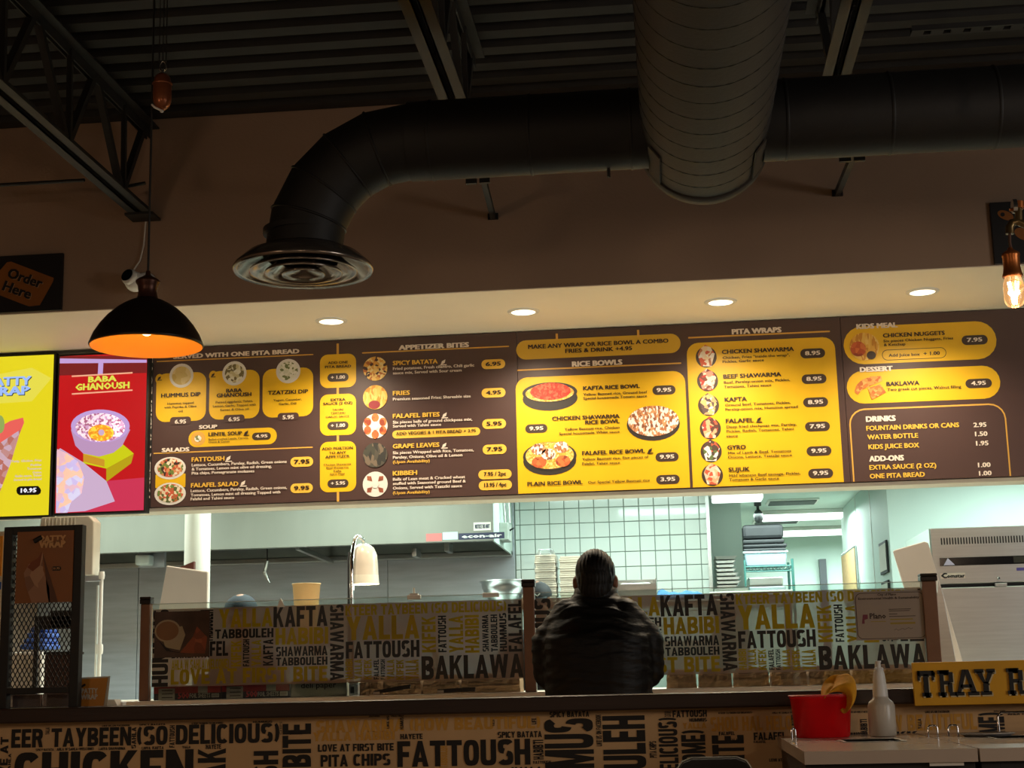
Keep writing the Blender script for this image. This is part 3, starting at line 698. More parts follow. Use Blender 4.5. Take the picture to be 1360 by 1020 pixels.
for ttl, b, y, ls, lf in (('SPICY BATATA', 714, 200, [('Fried potatoes, Fresh cilantro, Chili garlic', 930, 228), ('sauce mix, Served with Sour cream', 856, 254)], 730),
        ('FRIES', 550, 377, [('Premium seasoned Fries; Shareable size', 909, 408)], 0),
        ('FALAFEL BITES', 726, 512, [('Six pieces balls of ground chickpeas mix,', 918, 544), ('Served with Tahini sauce', 735, 567)], 738),
        ('GRAPE LEAVES', 724, 690, [('Six pieces Wrapped with Rice, Tomatoes,', 927, 724), ('Parsley, Onions, Olive oil & Lemon', 860, 751)], 736),
        ('KIBBEH', 593, 849, [('Balls of Lean meat & Cracked wheat', 876, 880), ('stuffed with Seasoned ground Beef &', 880, 905), ('Onions, Served with Tzatziki sauce', 858, 932)], 0)):
    m.T(ttl, 452, b, y, 26, M_ylet, .05)
    if lf: m.leaf(lf, y-6, M_cream, 38)
    for s_, x1, yy in ls: m.T(s_, 452, x1, yy, 17, off=.04)
m.T('(Upon Availability)', 452, 668, 778, 17, M_ylet, .03); m.T('(Upon Availability)', 452, 668, 960, 17, M_ylet, .03)
m.R(448, 965, 585, 632, 30, M_ylet); m.T('ADD VEGGIES & 1 PITA BREAD + 3.95', 470, 940, 612, 19, M_dark, .03)
for pr, x0, x1, yt, yb in (('6.95', 973, 1112, 168, 224), ('4.95', 974, 1114, 337, 392), ('5.95', 978, 1117, 519, 576), ('7.95', 980, 1120, 669, 726), ('7.95 / 2pc', 955, 1150, 818, 873), ('13.95 / 4pc', 957, 1152, 882, 937)): m.pill(pr, x0, x1, yt, yb, M_ylet, M_dark)
m.done()
# --- board 2: combos, rice bowls, pita wraps
m = Menu(689.5, 1124, 'brown menu board with the yellow rice bowls and pita wraps cards, in the middle')
m.crop(680, 430, 4.433)
m.R(258, 270, 58, 96, 1, M_gold, 'rule_line'); m.R(737, 749, 36, 80, 1, M_gold, 'rule_line')
m.R(26, 992, 100, 213, 60, mat('mustard menu print', (214, 170, 44), 0.45)); m.T('MAKE ANY WRAP OR RICE BOWL A COMBO', 96, 922, 148, 25, M_dark, .045); m.T('FRIES & DRINK +4.95', 315, 707, 172, 24, M_dark, .045)
m.T('RICE BOWLS', 356, 648, 252, 30, off=.08); m.R(30, 998, 270, 278, 3, M_gold, 'rule_line')
a = m.p(37, 1003, 1); b = m.p(1018, 300, 1); tz = m.p(37, 318, 1)
MB().prism(rrect(a.x, b.x, zb+0.004, tz.z, S(70/4.433, YB), corners=(0, 0, 1, 1)), a.y, a.y+0.001).build('card', M_yel, m.t)
M_bowl = mat('black bowl print', (52, 46, 42), .5)
m.O(224, 440, 165, 74, M_bowl, 'bowl_picture', 2); m.O(222, 404, 165, 62, M_bowl, 'bowl_picture', 3); m.O(222, 408, 146, 52, F_rice, l=4); m.O(226, 398, 122, 52, F_red, l=5)
m.O(832, 592, 157, 98, M_bowl, 'bowl_picture', 2); m.O(832, 572, 150, 92, F_chk, l=4)
m.O(222, 808, 158, 84, M_bowl, 'bowl_picture', 2); m.O(222, 780, 160, 86, M_bowl, 'bowl_picture', 3); m.O(222, 776, 144, 80, F_rice, l=4)
for x, y in ((155, 738), (290, 726), (216, 768), (160, 815), (300, 808)): m.O(x, y, 44, 34, F_chk if y < 790 else F_faf, l=5)
for ttl, x0, x1, y in (('KAFTA RICE BOWL', 420, 752, 391), ('CHICKEN SHAWARMA', 237, 633, 570), ('RICE BOWL', 432, 633, 592), ('FALAFEL RICE BOWL', 414, 783, 773), ('PLAIN RICE BOWL', 92, 416, 955)): m.T(ttl, x0, x1, y, 23, M_dark, .05)
m.leaf(796, 758, M_dark, 36)
for s_, x0, x1, y in (('Yellow Basmati rice, Ground beef', 420, 796, 424), ('Special housemade Tomato sauce', 420, 795, 447), ('Yellow Basmati rice, Chicken', 310, 634, 629), ('Special housemade White sauce', 278, 634, 655), ('Yellow Basmati rice, Five pieces of', 414, 804, 805), ('Falafel, Tahini sauce', 414, 636, 832), ('Our Special Yellow Basmati rice', 448, 812, 941)): m.T(s_, x0, x1, y, 15, M_dark, .025)
for pr, x0, x1, yt, yb in (('9.95', 828, 962, 366, 420), ('9.95', 79, 208, 594, 645), ('9.95', 846, 980, 760, 813), ('3.95', 850, 986, 892, 946)): m.pill(pr, x0, x1, yt, yb)
m.crop(910, 425, 4.436)
m.T('PITA WRAPS', 278, 566, 84, 30, off=.08); m.R(18, 855, 100, 109, 3, M_gold, 'rule_line')
a = m.p(46, 990, 1); b = m.p(892, 300, 1); tz = m.p(40, 136, 1)
MB().prism(rrect(a.x, b.x, zb+0.004, tz.z, S(70/4.436, YB), corners=(0, 0, 1, 1)), a.y, a.y+0.001).build('card', M_yel, m.t)
for i, (cx, cy, ttl, x0, x1, y, ls, pr, px, py, lf) in enumerate((
    (124, 218, 'CHICKEN SHAWARMA', 218, 641, 200, [('Chicken, Fries "inside the wrap",', 617, 230), ('Pickles, Garlic sauce', 464, 253)], '8.95', 680, 169, 0),
    (132, 358, 'BEEF SHAWARMA', 226, 566, 345, [('Beef, Parsley-onion mix, Pickles,', 618, 375), ('Tomatoes, Tahini sauce', 508, 401)], '8.95', 688, 320, 0),
    (138, 502, 'KAFTA', 234, 363, 481, [('Ground beef, Tomatoes, Pickles,', 622, 508), ('Parsley-onion mix, Hummus spread', 664, 534)], '8.95', 697, 457, 0),
    (148, 640, 'FALAFEL', 241, 404, 607, [('Deep fried chickpeas mix, Parsley,', 658, 637), ('Pickles, Radish, Tomatoes, Tahini', 640, 663), ('sauce', 310, 691)], '7.95', 708, 600, 418),
    (153, 775, 'GYRO', 250, 357, 763, [('Mix of Lamb & Beef, Tomatoes', 625, 791), ('Onions, Lettuce, Tzatziki sauce', 630, 816)], '9.95', 717, 744, 0),
    (160, 914, 'SUJUK', 257, 380, 894, [('Mild lebanese Beef sausage, Pickles,', 680, 924), ('Tomatoes & Garlic sauce', 553, 949)], '9.95', 727, 876, 0))):
    m.O(cx, cy, 62, 64, M_pill, 'plate_picture', 2)
    m.poly([(cx-50, cy-14), (cx-30, cy+54), (cx+30, cy+56), (cx+50, cy-20), (cx+26, cy-56), (cx-6, cy-72), (cx-34, cy-50)], F_wr[i])
    m.T(ttl, x0, x1, y, 24, M_dark, .05)
    if lf: m.leaf(lf, y-9, M_dark, 36)
    for s_, b, yy in ls: m.T(s_, x0+3, b, yy, 15, M_dark, .025)
    m.pill(pr, px, px+143, py+2, py+58)
m.done()
# --- board 3: kids meal, dessert, drinks
m = Menu(1124, 1500, 'brown menu board with kids meal, dessert, drinks and add-ons, at right')
m.crop(1110, 415, 4.34)
m.T('KIDS MEAL', 122, 355, 95, 28, off=.08)
m.R(53, 920, 85, 303, 110, M_yel); m.O(165, 196, 84, 82, F_fry); m.O(130, 210, 44, 44, F_faf, l=4); m.O(205, 246, 26, 24, M_pill, 'sauce_picture', 5)
m.T('CHICKEN NUGGETS', 274, 629, 144, 23, M_dark, .045); m.T('Six pieces Chicken Nuggets, Fries', 276, 678, 172, 15, M_dark, .025); m.T('& Ketchup', 278, 402, 194, 15, M_dark, .025)
m.R(269, 636, 216, 277, 30, M_dark, 'outline', 2); m.R(272, 633, 219, 274, 28, M_yel, 'outline', 3); m.T('Add Juice box', 306, 485, 256, 17, M_dark, .03); m.T('+ 1.00', 508, 600, 247, 20, M_dark, .045)
m.pill('7.95', 728, 874, 134, 189)
m.R(70, 943, 340, 529, 95, M_yel); m.T('DESSERT', 142, 327, 343, 27, off=.08)
m.poly([(108, 458), (118, 420), (150, 388), (205, 368), (262, 366), (268, 394), (205, 420), (150, 446), (128, 474)], food('print baklawa', [(206, 120, 50), (226, 150, 70), (190, 100, 40), (236, 170, 90)], 60))
m.poly([(186, 436), (256, 412), (290, 460), (208, 502)], MATS['print baklawa'], l=4)
m.T('BAKLAWA', 294, 482, 423, 23, M_dark, .045); m.T('Two greek cut pieces, Walnut filling', 298, 724, 452, 16, M_dark, .025); m.pill('4.95', 750, 898, 385, 438)
# drinks outline
for l, inset, mm in ((1, 0, M_gold), (2, 9, M_menu)):
    a = m.p(101+inset, 985, l); b = m.p(990-inset, 700, l); tz = m.p(101, 556+inset, l)
    MB().prism(rrect(a.x, b.x, zb+0.004, tz.z, S((90-inset)/4.34, YB), corners=(0, 0, 1, 1)), a.y, a.y+0.001).build('outline', mm, m.t)
m.T('DRINKS', 177, 344, 630, 30, off=.08)
for s_, x0, x1, y, pr, p0, p1, py in (('FOUNTAIN DRINKS OR CANS', 178, 712, 681, '2.95', 796, 868, 661), ('WATER BOTTLE', 184, 475, 732, '1.50', 805, 874, 713), ('KIDS JUICE BOX', 190, 481, 788, '1.95', 811, 880, 767), ('EXTRA SAUCE (2 OZ)', 196, 580, 907, '1.00', 822, 892, 892), ('ONE PITA BREAD', 198, 514, 957, '1.00', 828, 898, 940)):
    m.T(s_, x0, x1, y, 26, M_ylet, .05); m.T(pr, p0, p1, py, 25, off=.05)
m.T('ADD-ONS', 196, 392, 859, 30, off=.08)
m.done()
# narrow black strip with white marks between screens and board
a = P(197.8, 570, YB-0.02).x; b = P(202.0, 570, YB-0.02).x
t = thing('narrow_sign', 'narrow black strip with white lettering between the screens and the menu', 'sign', ((a+b)/2, YB, zb))
MB().box(a, b, YB-0.02, YB+0.03, zb, zs-0.05).build('strip', M_blk, t)
mb = MB(); put_text(mb, 'YALLA HABIBI LOVE', (b-0.004, YB-0.0215, zb+0.03), UZ, -UX, 0.8, b-a-0.006, 0.02, 1); mb.build('lettering', M_cream, t)
# ================================================================== SCREENS
def emis(name, col, k): return mat(name, (10, 10, 10), 0.3, emit=col, estr=k)
EM = 1.0
def screen(x0, x1, yt, yb, label, bgname, bg):
    Y = YB-0.07
    a = P(x0, 578, Y).x; b = P(x1, 578, Y).x; z0 = P((x0+x1)/2, yb, Y).z; z1 = P((x0+x1)/2, yt, Y).z
    t = thing('display_screen', label, 'screen', ((a+b)/2, Y, z0))
    MB().box(a-0.012, b+0.012, Y, Y+0.06, z0-0.012, z1+0.012).build('housing', M_black, t, bevel=0.003)
    MB().box(a, b, Y-0.002, Y+0.001, z0, z1).build('picture', bg, t)
    def pol(pts, m, l, nm='picture_detail'):
        q = [P(x, y, Y-0.002-0.001*l) for x, y in pts]
        q = [(min(max(v.x, a), b), min(max(v.z, z0), z1)) for v in q]
        MB().prism(q, Y-0.002-0.001*l, Y-0.0015-0.001*l).build(nm, m, t)
    def ell(cx, cy, rx, ry, m, l, n=30, a0=0, a1=360): pol([(cx+rx*math.cos(math.radians(a0+(a1-a0)*i/n)), cy-ry*math.sin(math.radians(a0+(a1-a0)*i/n))) for i in range(n)], m, l)
    def txt(s_, x0_, x1_, yb_, cap, m, l=6, off=.06):
        mb = MB(); p = P(x0_, yb_, Y-0.002-0.001*l); q = P(x1_, yb_, Y-0.002-0.001*l); put_text(mb, s_, p, UX, UZ, q.x-p.x, S(cap, Y), off, 1); mb.build('lettering', m, t)
    return t, pol, ell, txt
t, pol, ell, txt = screen(76.5, 193, 471, 679.5, 'lit portrait screen with red picture of a bowl of dip on a yellow block', 'red', emis('screen red', (196, 20, 26), EM))
cr = lambda x, y: (x/4.25, 460+y/4.25)
E_pink = emis('screen pink', (206, 52, 84), EM); E_lil = emis('screen lilac', (196, 160, 216), EM); E_lil2 = emis('screen pale lilac', (206, 176, 206), EM)
E_yg = emis('screen yellow green', (206, 206, 20), EM); E_yg2 = emis('screen dark yellow', (186, 160, 20), EM); E_mar = emis('screen maroon', (120, 26, 30), EM)
pol([cr(336, 50), cr(828, 50), cr(828, 150), cr(336, 165)], E_mar, 1)
pol([cr(336, 68), cr(828, 76), cr(828, 92), cr(336, 96)], E_lil, 2); pol([cr(556, 80), cr(584, 80), cr(580, 156), cr(552, 156)], E_lil, 2)
pol([cr(315, 780), cr(600, 760), cr(825, 740), cr(818, 940), cr(315, 940)], E_pink, 1)
pol([cr(405, 165), cr(748, 145), cr(748, 153), cr(405, 173)], emis('screen peach', (246, 176, 140), EM), 3); pol([cr(405, 265), cr(748, 243), cr(748, 251), cr(405, 273)], MATS['screen peach'], 3)
E_lem = emis('screen lemon', (226, 226, 80), EM)
q = cr(500, 206); txt('BABA', q[0], cr(655, 0)[0], q[1]-0.8, 8, E_lem); q = cr(428, 252); txt('GHANOUSH', q[0], cr(728, 0)[0], q[1]-0.8, 9, E_lem)
pol([cr(470, 600), cr(690, 550), cr(755, 605), cr(600, 690), cr(470, 660)], E_yg, 2); pol([cr(600, 690), cr(755, 605), cr(740, 660), cr(600, 765)], E_yg2, 3); pol([cr(470, 606), cr(590, 640), cr(590, 680), cr(470, 650)], emis('screen ochre', (206, 150, 40), EM), 3)
pol([cr(400, 470), cr(425, 560), cr(470, 605), cr(560, 622), cr(640, 600), cr(690, 560), cr(735, 470), cr(565, 440)], emis('screen cup', (190, 150, 190), EM), 4)
ell(*cr(566, 450), 39, 22, E_lil, 5); ell(*cr(566, 458), 33, 19, food('screen dip', [(216, 196, 216), (180, 140, 180), (150, 90, 120), (226, 210, 226)], 90, emit=EM*.9), 6)
ell(*cr(570, 488), 17, 11, food('screen oil', [(206, 140, 30), (226, 180, 60), (190, 120, 30)], 90, emit=EM), 7); ell(*cr(572, 486), 4, 4, E_lil2, 8)
pol([cr(320, 590), cr(340, 575), cr(470, 655), cr(600, 760), cr(648, 875), cr(480, 930), cr(315, 940)], E_lil2, 3)
pol([cr(322, 580), cr(380, 605), cr(440, 650), cr(475, 740), cr(460, 830), cr(400, 880), cr(380, 940), cr(317, 940)], food('screen pita', [(190, 190, 226), (206, 170, 186), (226, 180, 160), (180, 170, 220)], 30, emit=EM*.9), 4)
t, pol, ell, txt = screen(-60, 68, 474, 686, 'lit portrait screen with yellow picture of a wrap, cut by the left edge', 'yellow', emis('screen yellow', (232, 214, 30), EM))
E_sky = emis('screen sky', (160, 190, 250), EM)
pol([cr(-120, 180), cr(180, 120), cr(290, 180), cr(180, 310), cr(-120, 330)], emis('screen pale yellow', (232, 220, 76), EM), 1)
for dx, mm, l in ((1.0, emis('screen navy', (30, 40, 60), EM), 5), (0, E_sky, 6)):
    q = cr(-74, 226); txt('PATTY', q[0]+dx, cr(172, 0)[0]+dx, q[1]+dx, 12, mm, l); q = cr(-110, 282); txt('WRAP', q[0]+dx, cr(165, 0)[0]+dx, q[1]+dx, 12, mm, l)
pol([cr(-200, 560), cr(60, 420), cr(130, 402), cr(136, 430), cr(100, 520), cr(0, 560)], emis('screen salmon', (236, 100, 90), EM), 2)
pol([cr(-200, 560), cr(0, 545), cr(118, 468), cr(60, 660), cr(0, 820), cr(-200, 900)], food('screen bread', [(200, 170, 190), (180, 110, 100), (190, 140, 140)], 30, emit=EM*.8), 3)
ell(*cr(0, 440), 6, 12, emis('screen green', (150, 170, 90), EM), 3)
for i, w in enumerate((165, 60, 80, 50, 150, 155)):
    q = cr(233-w, 655+i*21); txt(('Patty, Chicken, Fries', 'Pickles', 'Tomatoes', 'Onion', 'Garlic sauce, Tahini', 'Served in pita bread')[i], q[0], cr(233, 0)[0], q[1], 3.2, E_lil2, 4, .02)
q0 = cr(92, 790); q1 = cr(232, 838)
pol([(q0[0]+4, q0[1]), (q1[0]-4, q0[1]-0.5), (q1[0]-1, q0[1]+3), (q1[0], (q0[1]+q1[1])/2), (q1[0]-1, q1[1]-2), (q1[0]-4, q1[1]), (q0[0]+4, q1[1]+.5), (q0[0]+1, q1[1]-2), (q0[0], (q0[1]+q1[1])/2), (q0[0]+1, q0[1]+2)], emis('screen black', (14, 10, 10), EM), 4)
q = cr(118, 826); txt('10.95', q[0], cr(204, 0)[0], q[1], 6, emis('screen white', (240, 240, 250), EM), 5)
# ================================================================== KITCHEN
# exhaust hood
YHF = 9.6
zh = P(655, 718, YHF).z
hxr = P(655, 700, YHF).x; hxl = XL+0.02
t = thing('exhaust_hood', 'long stainless exhaust hood over the cooking line at the back', 'hood', (0, YHF, zh))
t.location = (hxl, YHF, zh); t['_off'] = (hxl, YHF, zh)
MB().box(hxl, hxr, YHF, YHF+0.02, zh, 2.59).build('front_panel', M_hood, t, bevel=0.003)
MB().prism_general([(hxr-0.012, YHF+0.02, zh), (hxr-0.012, YK-0.01, zh-0.0), (hxr-0.012, YK-0.01, 2.59), (hxr-0.012, YHF+0.02, 2.59)], (0.012, 0, 0)).build('side_panel', M_mint, t)
MB().box(hxl, hxr, YHF+0.02, YHF+0.05, zh, zh+0.03).box(hxl, hxr, YK-0.1, YK-0.012, zh-0.01, zh+0.025).build('drip_trough', M_steel, t, bevel=0.003)
MB().prism_general([(hxl, YHF+0.03, zh+0.45), (hxl, YK-0.03, zh+0.0), (hxl, YK-0.03, zh+0.02), (hxl, YHF+0.03, zh+0.47)], (hxr-0.02-hxl, 0, 0)).build('filter_plenum', mat('dark mottled steel', (92, 94, 88), .45, .7, var=.15, vscale=5), t)  # darker steel than the hood face, tone varies at random
for (x, y) in ((553, 735), (596, 728)):
    q = P(x, y, 10.2); MB().box(q.x-0.016, q.x+0.016, q.y-0.1, q.y+0.1, q.z-0.03, q.z+0.03).build('filter_handle', M_steel, t, bevel=0.004)
a = P(395, 727, 9.75); b = P(440, 746, 10.7); MB().bar(a, b, 0.03).build('cross_pipe', M_steel, t)
# stickers on the hood
def sticker(parent, x0, x1, yt, yb, Y, m, nm='sticker', txt=None, tm=None, off=.05):
    a = P(x0, (yt+yb)/2, Y).x; b = P(x1, (yt+yb)/2, Y).x; z0 = P(x0, yb, Y).z; z1 = P(x0, yt, Y).z
    o = MB().box(a, b, Y-0.003, Y-0.001, z0, z1).build(nm, m, parent)
    if txt:
        mb = MB(); box_word(mb, txt, a+(b-a)*.08, b-(b-a)*.06, z0+(z1-z0)*.25, z1-(z1-z0)*.25, Y-0.0045, 0, off, 1); mb.build('lettering', tm, o)
    return o
M_navy = mat('navy label', (36, 40, 70), .5); M_lblue = mat('pale blue label', (190, 214, 216), .5); M_redl = mat('pink red label', (216, 110, 106), .5)
sticker(t, 609, 670, 708.5, 717, YHF, M_navy, txt='econ-air', tm=M_white); 
sticker(t, 566, 587, 709, 719, YHF, M_redl); sticker(t, 588, 608, 707, 717, YHF, M_lblue); sticker(t, 629, 652, 694, 705, YHF, M_paper, txt='NOTICE DO NOT', tm=M_navy, off=.02)
# hanging hook with clamp
q = P(353, 726, 9.9); q2 = P(355, 745, 9.9)
t = thing('hanging_nozzle', 'small grey nozzle hanging on a wire under the hood', 'nozzle', q)
MB().tube([(q.x, q.y, 2.6), q2], 0.005).build('wire', M_black, t)
q3 = P(352, 760, 9.9); q4 = P(358, 774, 9.9); MB().tube([q2, q3, q4], [0.010, 0.016, 0.008]).ell(q3, (.018, .018, .02)).build('nozzle', M_steel, t)
# appliance under hood at left (fire-suppression box)
q = P(192, 743, 9.9)
t = thing('hood_lamp', 'small square white lamp under the hood at left', 'lamp', q)
MB().box(q.x-0.05, q.x+0.05, q.y-0.05, q.y+0.05, q.z-0.04, q.z+0.03).build('lamp_glass', mat('frosted lamp', (220, 235, 235), .4), t, bevel=0.012)
MB().box(q.x-0.06, q.x+0.12, q.y+0.05, q.y+0.09, q.z-0.05, 2.6).build('bracket', M_steeld, t, bevel=0.004)
# electrical box on hood side
q = PX(668, 706, hxr+0.03); Yq = 9.95
a = P(659, 706, Yq).x; b = P(671, 706, Yq).x; z0 = P(665, 717, Yq).z; z1 = P(665, 694, Yq).z
t = thing('electrical_box', 'grey electrical box with conduits on the right end of the hood', 'box', (a, Yq, z0))
MB().box(hxr, b+0.02, Yq, Yq+0.22, z0, z1).build('box', mat('grey galvanised', (186, 194, 186), .5, .3, var=.1, vscale=20), t, bevel=0.004)
for k in (0, 1):
    MB().tube([(hxr+0.035+0.028*k, Yq+0.06, z1), (hxr+0.03+0.03*k, Yq+0.06, z1+0.1), (hxr+0.02+0.02*k, Yq+0.06, 2.58)], 0.011).build('conduit', M_steel, t)
MB().tube([(b+0.02, Yq+0.1, z0+0.07), (b+0.05, Yq+0.06, z0+0.08)], 0.006).build('switch', M_black, t)
# round column behind the counter
Yc = 8.75
cx = P(262, 740, Yc); 
tag(MB().lathe([(S(17.5, Yc), 0), (S(17.5, Yc), 2.6)], (cx.x, Yc, 0), 40).build('round_column', mat('off-white column paint', (196, 189, 178), .5, var=.02, vscale=3), base=(cx.x, Yc, 0)), 'white round column rising behind the counter', 'column')
# counter run below the sneeze guard
zl = P(500, 924, 6.92).z
YG = 7.0
XG0 = P(187, 850, YG).x; XG1 = P(1246, 830, YG).x
t = thing('service_counter', 'long serving counter with a pale ledge behind the low printed wall', 'counter', (XG0, 6.92, 0))
MB().box(-3.9, 3.3, 6.9, 7.9, zl-0.035, zl).build('ledge', mat('pale stone ledge', (222, 212, 196), .35, var=.05, vscale=6), t, bevel=0.004)
MB().box(-3.85, 3.25, 6.95, 7.85, 0.0, zl-0.035).build('base', mat('brown laminate', (96, 66, 48), .5, var=.1, vscale=3), t)
# posts
def post(x, yt, label, w=8.0):
    c = P(x, 850, YG); z1 = P(x, yt, YG).z; w = S(w, YG)
    t = thing('guard_post', label, 'post', (c.x, YG, zl))
    MB().box(c.x-w, c.x+w, YG-w, YG+w, zl, z1-0.03).build('shaft', M_bronze, t, bevel=0.004)
    MB().box(c.x-w*1.2, c.x+w*1.2, YG-w*1.2, YG+w*1.2, z1-0.03, z1-0.008).prism_general([(c.x-w*1.2, YG-w*1.2, z1-0.008), (c.x+w*1.2, YG-w*1.2, z1-0.008), (c.x+w*1.2, YG+w*1.2, z1-0.008), (c.x-w*1.2, YG+w*1.2, z1-0.008)], (0, 0, 0.012)).build('cap', mat('dark metal cap', (50, 46, 44), .35, .8), t, bevel=0.004)
    return c.x
px0 = post(194, 794, 'bronze square post at the left end of the glass guard', 6.5)
px1 = post(704, 771, 'bronze square post left of the man in the black jacket', 7.5)
px2 = post(1238, 763, 'bronze square post at the right end of the glass guard', 9)
# glass panes with printed film
filmM = bpy.data.materials.new('printed translucent film'); filmM.use_nodes = True
nt = filmM.node_tree; b = nt.nodes['Principled BSDF']; b.inputs['Base Color'].default_value = (*lin((216, 190, 168)), 1); b.inputs['Roughness'].default_value = 0.35
tr = nt.nodes.new('ShaderNodeBsdfTranslucent'); tr.inputs[0].default_value = (*lin((226, 196, 170)), 1)
tp_ = nt.nodes.new('ShaderNodeBsdfTransparent'); tp_.inputs[0].default_value = (0.9, 0.85, 0.8, 1)
m1 = nt.nodes.new('ShaderNodeMixShader'); m1.inputs[0].default_value = 0.6; m2 = nt.nodes.new('ShaderNodeMixShader'); m2.inputs[0].default_value = 0.14
nt.links.new(b.outputs[0], m1.inputs[1]); nt.links.new(tr.outputs[0], m1.inputs[2]); nt.links.new(m1.outputs[0], m2.inputs[1]); nt.links.new(tp_.outputs[0], m2.inputs[2])
nt.links.new(m2.outputs[0], nt.nodes['Material Output'].inputs[0])
def translucent(name, col, f=0.4):
    m = bpy.data.materials.new(name); m.use_nodes = True; nt = m.node_tree; b = nt.nodes['Principled BSDF']
    b.inputs['Base Color'].default_value = (*lin(col), 1); b.inputs['Roughness'].default_value = 0.35
    tr = nt.nodes.new('ShaderNodeBsdfTranslucent'); tr.inputs[0].default_value = (*lin(col), 1); mx = nt.nodes.new('ShaderNodeMixShader'); mx.inputs[0].default_value = f
    nt.links.new(b.outputs[0], mx.inputs[1]); nt.links.new(tr.outputs[0], mx.inputs[2]); nt.links.new(mx.outputs[0], nt.nodes['Material Output'].inputs[0]); return m
M_fy = translucent('yellow film lettering', (206, 180, 20), 0.45)
M_fk = mat('black film lettering', (18, 13, 12), 0.4)
# sheet coordinates measured on the left pane: u = world x, v = fraction of sheet height
zf0 = P(695, 901, YG).z; zf1 = P(672, 796, YG).z; zg1 = P(690, 788.5, YG).z
LT = lambda x: 808-0.0362*(x-285); LBm = lambda x: 915-0.0331*(x-227)
WL = []
def fw(s, x0, yt, x1, yb, rot=0, k=1, org=(180, 780), sc=4.857, off=.06):
    X0, Y0, X1, Y1 = org[0]+x0/sc, org[1]+yt/sc, org[0]+x1/sc, org[1]+yb/sc; xm = (X0+X1)/2
    v1 = 1-(Y0-LT(xm))/(LBm(xm)-LT(xm)); v0 = 1-(Y1-LT(xm))/(LBm(xm)-LT(xm))
    WL.append((s, P(X0, (Y0+Y1)/2, YG).x, zf0+(zf1-zf0)*v0, P(X1, (Y0+Y1)/2, YG).x, zf0+(zf1-zf0)*min(v1, .995), rot, k, off))
fw('YALLA', 540, 140, 888, 262, k=0, off=.08); fw('KAFTA', 892, 122, 1240, 256, off=.07); fw('TABBOULEH', 515, 273, 892, 333); fw('HABIBI', 905, 262, 1245, 372, k=0, off=.09)
fw('FALAFEL', 300, 358, 600, 455, off=.07); fw('KIFEK', 618, 350, 685, 520, 90, 0, off=.07); fw('FATTOUSH', 695, 342, 736, 518, 90); fw('YALLA', 750, 345, 812, 515, 90, 0, off=.08); fw('KAFTA', 825, 340, 890, 512, 90)
fw('SHAWARMA', 908, 384, 1240, 447); fw('TABBOULEH', 908, 455, 1240, 508); fw('AHLA W SAHLA(WELCOME)', 235, 475, 605, 540, k=0); fw('LOVE AT FIRST BITE', 230, 527, 1240, 625, k=0, off=.08)
fw('HUMMUS', 112, 150, 215, 655, 90, off=.07); fw('SHAWARMA', 1257, 110, 1345, 605, -90, off=.06); fw('BAKLAWA', 235, 380, 480, 466); fw('TABBOULEH', 420, 150, 503, 360, 90)
o2 = dict(org=(440, 780))
fw('KTEER TAYBEEN (SO DELICIOUS)', 92, 96, 1130, 164, k=0, off=.05, **o2); fw('YALLA', 100, 180, 570, 336, k=0, off=.08, **o2); fw('FATTOUSH', 95, 345, 570, 455, off=.065, **o2)
fw('KIFEK', 585, 182, 675, 418, 90, 0, off=.08, **o2); fw('FATTOUSH', 690, 178, 743, 416, 90, **o2); fw('YALLA', 760, 178, 852, 418, 90, 0, off=.08, **o2); fw('HABIBI', 863, 172, 955, 418, 90, 0, off=.08, **o2)
fw('SHAWARMA', 975, 170, 1015, 410, 90, off=.04, **o2); fw('TABBOULEH', 1030, 168, 1073, 410, 90, off=.04, **o2); fw('HUMMUS', 1086, 158, 1132, 408, 90, off=.04, **o2); fw('FALAFEL', 1142, 75, 1228, 408, 90, off=.06, **o2)
fw('BAKLAWA', 583, 432, 1238, 583, off=.08, **o2)
for w_, a_, b_, k_ in (('HABIBI', 92, 140, 0), ('YALLA', 150, 200, 0), ('KIFEK', 212, 262, 0), ('FALAFEL', 275, 308, 1), ('FATTOUSH', 320, 348, 1), ('YALLA', 360, 408, 0), ('KIFEK', 420, 468, 0), ('YALLA', 480, 565, 0)): fw(w_, a_, 466, b_, 596, 90, k_, **o2)
SH = P(878, 840, YG).x-P(363, 817, YG).x
def pane(x0, x1, shift, fx0, fx1, label):
    t = thing('glass_guard_pane', label, 'glass pane', ((x0+x1)/2, YG, zl))
    MB().box(x0, x1, YG-0.003, YG+0.003, zl+0.004, zg1).build('glass', M_glass, t)
    f = MB().add([(fx0, YG-0.005, zf0), (fx1, YG-0.005, zf0), (fx1, YG-0.005, zf1), (fx0, YG-0.005, zf1)], [(0, 1, 2, 3)]).build('printed_film', filmM, t)
    for s, a, u, b, v, rot, k, off in WL:
        a += shift; b += shift
        if b < fx0+0.0 or a > fx1: continue
        if a < fx0-0.01 or b > fx1+0.01: continue
        wm = MB(); box_word(wm, s, a, b, u, v, YG-0.006, rot, off, 2); wm.build('black_word' if k else 'yellow_word', M_fk if k else M_fy, f)
    # bright polished top edge
    MB().box(x0, x1, YG-0.0035, YG+0.0035, zg1, zg1+0.003).build('polished_edge', mat('polished glass edge', (210, 225, 220), 0.2), t)
    return t
w7 = S(8, YG)
gl = pane(px0+w7, px1-w7, 0, px0+w7+0.005, px1-w7-0.003, 'left glass guard pane with printed food words in black and yellow')
gr = pane(px1+w7, px2-w7, SH, px1+w7+0.003, px2-w7-0.005, 'right glass guard pane with printed food words, behind the man')
